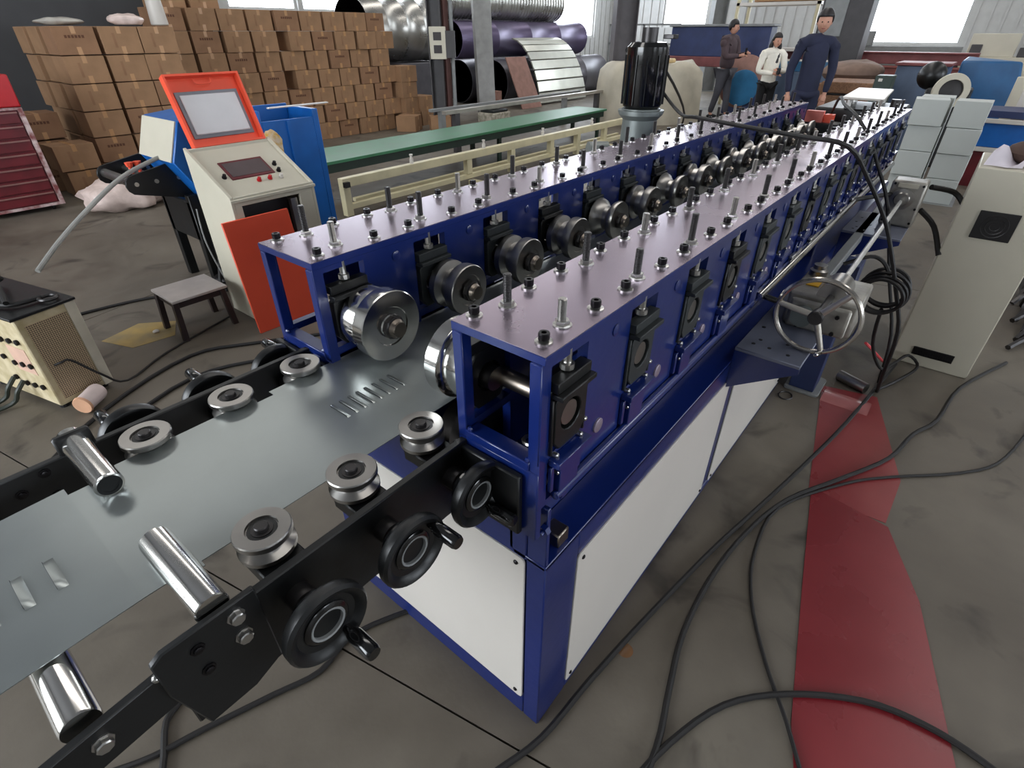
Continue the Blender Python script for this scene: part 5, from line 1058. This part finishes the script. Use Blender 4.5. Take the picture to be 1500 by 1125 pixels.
# ------------------------------------------------------------------ people
def skin_obj(name, nodes, edges, m, parent, M, sub=2):
    me = bpy.data.meshes.new(name); inv = RM[parent].inverted()
    me.from_pydata([tuple(inv @ (M @ Vector(p[:3]))) for p in nodes], edges, []); me.materials.append(m)
    o = bpy.data.objects.new(name, me); col.objects.link(o); o.parent = parent; RM[o] = RM[parent]
    sk = o.modifiers.new('skin', 'SKIN'); sk.use_smooth_shade = True; sk.branch_smoothing = 0.3
    if not me.skin_vertices: me.skin_vertices.new()
    for i, p in enumerate(nodes):
        d = me.skin_vertices[0].data[i]; d.radius = (p[3], p[4] if len(p) > 4 else p[3]); d.use_root = (i == 0)
    s_ = o.modifiers.new('sub', 'SUBSURF'); s_.levels = sub; s_.render_levels = sub
    return o
def person(lab, loc, rz, h, arms, top, bottom, shoe, hairstyle, look=0, build=1.0, coat=False, leg=(0, 0)):
    """faces +x in its own frame, left = +y"""
    r = thing('person', lab, 'person', loc, rz); M = T(loc[0], loc[1], loc[2], rz); k = h / 1.75; b_ = build
    S = lambda *p: tuple(q * k for q in p)
    pel = S(0, 0, 0.94, 0.135 * b_, 0.10 * b_); wst = S(0.005, 0, 1.10, 0.125 * b_, 0.095 * b_); chs = S(0.0, 0, 1.30, 0.15 * b_, 0.105 * b_); nk0 = S(-0.01, 0, 1.44, 0.075, 0.065); nk = S(0.0, 0, 1.52, 0.052, 0.052)
    body = [pel, wst, chs, nk0, nk]; E_ = [(0, 1), (1, 2), (2, 3), (3, 4)]
    arm_idx = []
    for sgn, (el, wr_, ) in zip((1, -1), arms):
        i = len(body); body += [S(0, sgn * 0.19 * b_, 1.40, 0.062 * b_), S(*el, 0.048 * b_), S(*wr_, 0.032)]; E_ += [(3, i), (i, i + 1), (i + 1, i + 2)]; arm_idx.append(i)
    for q, sgn in enumerate((1, -1)):
        i = len(body); fx = leg[q]; body += [S(0, sgn * 0.09, 0.86, 0.09 * b_), S(0.02 + fx * 0.5, sgn * 0.10, 0.48, 0.062), S(fx, sgn * 0.11, 0.10, 0.042), S(fx + 0.10, sgn * 0.12, 0.035, 0.036)]; E_ += [(0, i), (i, i + 1), (i + 1, i + 2), (i + 2, i + 3)]
    skin_obj('body', [p[:3] + tuple(q * (0.42 if (i_ < 4 or i_ in arm_idx) else (0.6 if i_ - 1 in arm_idx else 0.8)) for q in p[3:]) for i_, p in enumerate(body)], E_, SKIN, r, M)
    tn = [(p[0], p[1], p[2] - ((0.14 if coat else 0.05) * k if i_ == 0 else 0)) + tuple(q * (1.45 if i_ == 3 else 1.16) for q in p[3:]) for i_, p in enumerate(body[:4] + [body[j] for a in arm_idx for j in (a, a + 1, a + 2)])]
    te = [(0, 1), (1, 2), (2, 3), (3, 4), (4, 5), (5, 6), (3, 7), (7, 8), (8, 9)]
    skin_obj('jacket' if coat else 'jumper', tn, te, top, r, M)
    MB(M).tube([S(0.0, 0.20 * b_, 1.375), S(-0.005, 0.15 * b_, 1.415), S(-0.01, 0.0, 1.43), S(-0.005, -0.15 * b_, 1.415), S(0.0, -0.20 * b_, 1.375)], [0.058 * k * b_, 0.072 * k * b_, 0.088 * k, 0.072 * k * b_, 0.058 * k * b_], 14).sph(S(0.0, 0.205 * b_, 1.37), 0.062 * k * b_, 12, 8).sph(S(0.0, -0.205 * b_, 1.37), 0.062 * k * b_, 12, 8).build('shoulder_yoke', top, r)
    L0 = arm_idx[1] + 3; ln = [body[0][:3] + tuple(q * 1.0 for q in body[0][3:])]; le = []
    for q in range(2):
        a = L0 + q * 4; i = len(ln); ln += [body[a][:3] + (body[a][3] * 1.12,), body[a + 1][:3] + (body[a + 1][3] * 1.2,), body[a + 2][:3] + (body[a + 2][3] * 1.4,)]; le += [(0, i), (i, i + 1), (i + 1, i + 2)]
    skin_obj('trousers', ln, le, bottom, r, M)
    for q in range(2):
        a = body[L0 + q * 4 + 2]; MB(M).sph((a[0] + 0.06 * k, a[1], 0.045 * k), 0.05 * k, 12, 8, (2.5, 0.95, 0.9)).build('shoe', shoe, r)
    # head
    HM = M @ Matrix.Translation(S(0.015, 0, 1.635)) @ Matrix.Rotation(look, 4, 'Z') @ Matrix.Rotation(0.12, 4, 'Y')
    hd = MB(HM).sph((0, 0, 0), 0.1 * k, 20, 14, (0.93, 0.77, 1.18)).build('head', SKIN, r)
    for v in hd.data.vertices:
        l = (HM.inverted() @ (RM[r] @ v.co))
        if l.z < -0.02 * k: l.x = l.x * (1 + 0.9 * l.z) + 0.012 * k; l.y *= 1 + 1.8 * (l.z / k + 0.02)
        v.co = RM[r].inverted() @ (HM @ l)
    MB(HM).lathe([(0.012 * k, 0), (0.017 * k, 0.01 * k), (0.012 * k, 0.042 * k), (0.004 * k, 0.05 * k)], (0.098 * k, 0, -0.035 * k), (-0.25, 0, 1), 8).build('nose', SKIN, hd)
    MB(HM).sph((0.087 * k, 0.032 * k, 0.0), 0.008 * k, 8, 6).sph((0.087 * k, -0.032 * k, 0.0), 0.008 * k, 8, 6).build('eyes', BSTEEL, hd)
    MB(HM).sph((0.084 * k, 0, -0.064 * k), 0.02 * k, 8, 6, (0.5, 1.1, 0.3)).build('mouth', mat('lips', (160, 92, 84), 0.5), hd)
    for sgn in (1, -1): MB(HM).sph((-0.005 * k, sgn * 0.078 * k, -0.01 * k), 0.028 * k, 10, 6, (0.6, 0.25, 1.1)).build('ear', SKIN, hd)
    hr = MB(HM).sph((-0.012 * k, 0, 0.022 * k), 0.108 * k, 20, 12, (0.96, 0.86, 1.05))
    o = hr.build('hair', HAIR, hd)
    for v in o.data.vertices:
        l = (HM.inverted() @ (RM[r] @ v.co)); lim = (0.045 if l.x > 0.02 * k else (-0.02 if l.x > -0.03 * k else -0.07)) * k
        if l.z < lim: l.z = lim + (l.z - lim) * 0.1; l.x = l.x * 0.85 - 0.01 * k; l.y *= 0.9
        v.co = RM[r].inverted() @ (HM @ l)
    if hairstyle == 'long':
        MB(HM).tube([(-0.03 * k, 0.07 * k, 0.02 * k), (-0.02 * k, 0.085 * k, -0.08 * k), (0.03 * k, 0.08 * k, -0.2 * k), (0.09 * k, 0.05 * k, -0.30 * k), (0.12 * k, 0.04 * k, -0.38 * k)], [0.03 * k, 0.042 * k, 0.045 * k, 0.035 * k, 0.012 * k], 10).tube([(-0.03 * k, -0.07 * k, 0.02 * k), (-0.04 * k, -0.08 * k, -0.08 * k), (-0.04 * k, -0.07 * k, -0.2 * k)], [0.03 * k, 0.04 * k, 0.02 * k], 10).build('long_hair', HAIR, hd)
    # hands with five fingers
    for q, a in enumerate(arm_idx):
        w0 = Vector(body[a + 2][:3]); el = Vector(body[a + 1][:3]); d = (w0 - el).normalized(); u, v_ = perp(d); mb = MB(M)
        mb.tube([w0 - d * 0.01, w0 + d * 0.04 * k, w0 + d * 0.09 * k], [0.024 * k, 0.034 * k, 0.03 * k], 10)
        for f in range(4):
            b0 = w0 + d * 0.085 * k + u * (f - 1.5) * 0.018 * k; L_ = (0.07, 0.08, 0.075, 0.058)[f] * k
            mb.tube([b0, b0 + d * L_ * 0.5 + v_ * 0.008, b0 + d * L_ * 0.85 + v_ * 0.03], [0.0095 * k, 0.009 * k, 0.007 * k], 6)
        mb.tube([w0 + d * 0.02 * k + u * 0.025 * k, w0 + d * 0.06 * k + u * 0.05 * k, w0 + d * 0.09 * k + u * 0.055 * k], [0.012 * k, 0.011 * k, 0.008 * k], 6)
        mb.build('hand', SKIN, r)
    return r, M, k
p1, M1, k1 = person('man in a brown grey jumper and grey trousers looking at a phone', (12.25, 4.25, 0), math.radians(-95), 1.78, (((0.08, 0.25, 1.13), (0.30, 0.10, 1.19)), ((0.06, -0.26, 1.13), (0.28, -0.10, 1.16))), CLOTH1, CLOTH2, CLOTHB, 'short', 0.2, 1.3, leg=(0.12, -0.12))
o = MB(M1).box(0.36, 0.37, -0.04, 0.04, 1.17, 1.31).build('phone', BSTEEL); tag(o, 'dark phone held up by the man in the brown grey jumper', 'phone')
p2, M2, k2 = person('woman in a cream knitted jacket and black trousers with long dark hair', (11.0, 2.98, 0), math.radians(-141), 1.56, (((0.04, 0.27, 1.10), (0.24, 0.06, 1.14)), ((0.04, -0.27, 1.10), (0.24, -0.02, 1.08))), CLOTHW, CLOTHB, CLOTHB, 'long', 0.1, 1.05, True)
o = MB(M2).lathe([(0.022, 0), (0.032, 0.005), (0.034, 0.09), (0.03, 0.1)], (0.31, 0.02, 0.95), (0, 0, 1), 14).build('black_cup', BSTEEL); tag(o, 'black cup held in front by the woman in cream', 'cup')
p3, M3, k3 = person('man in a dark navy coat standing behind the far end of the machine', (8.0, 1.6, 0), math.radians(-150), 1.81, (((-0.02, 0.25, 1.13), (0.03, 0.22, 0.88)), ((-0.02, -0.25, 1.13), (0.03, -0.22, 0.88))), CLOTHN, CLOTHN, CLOTHB, 'short', -0.25, 0.98, True)
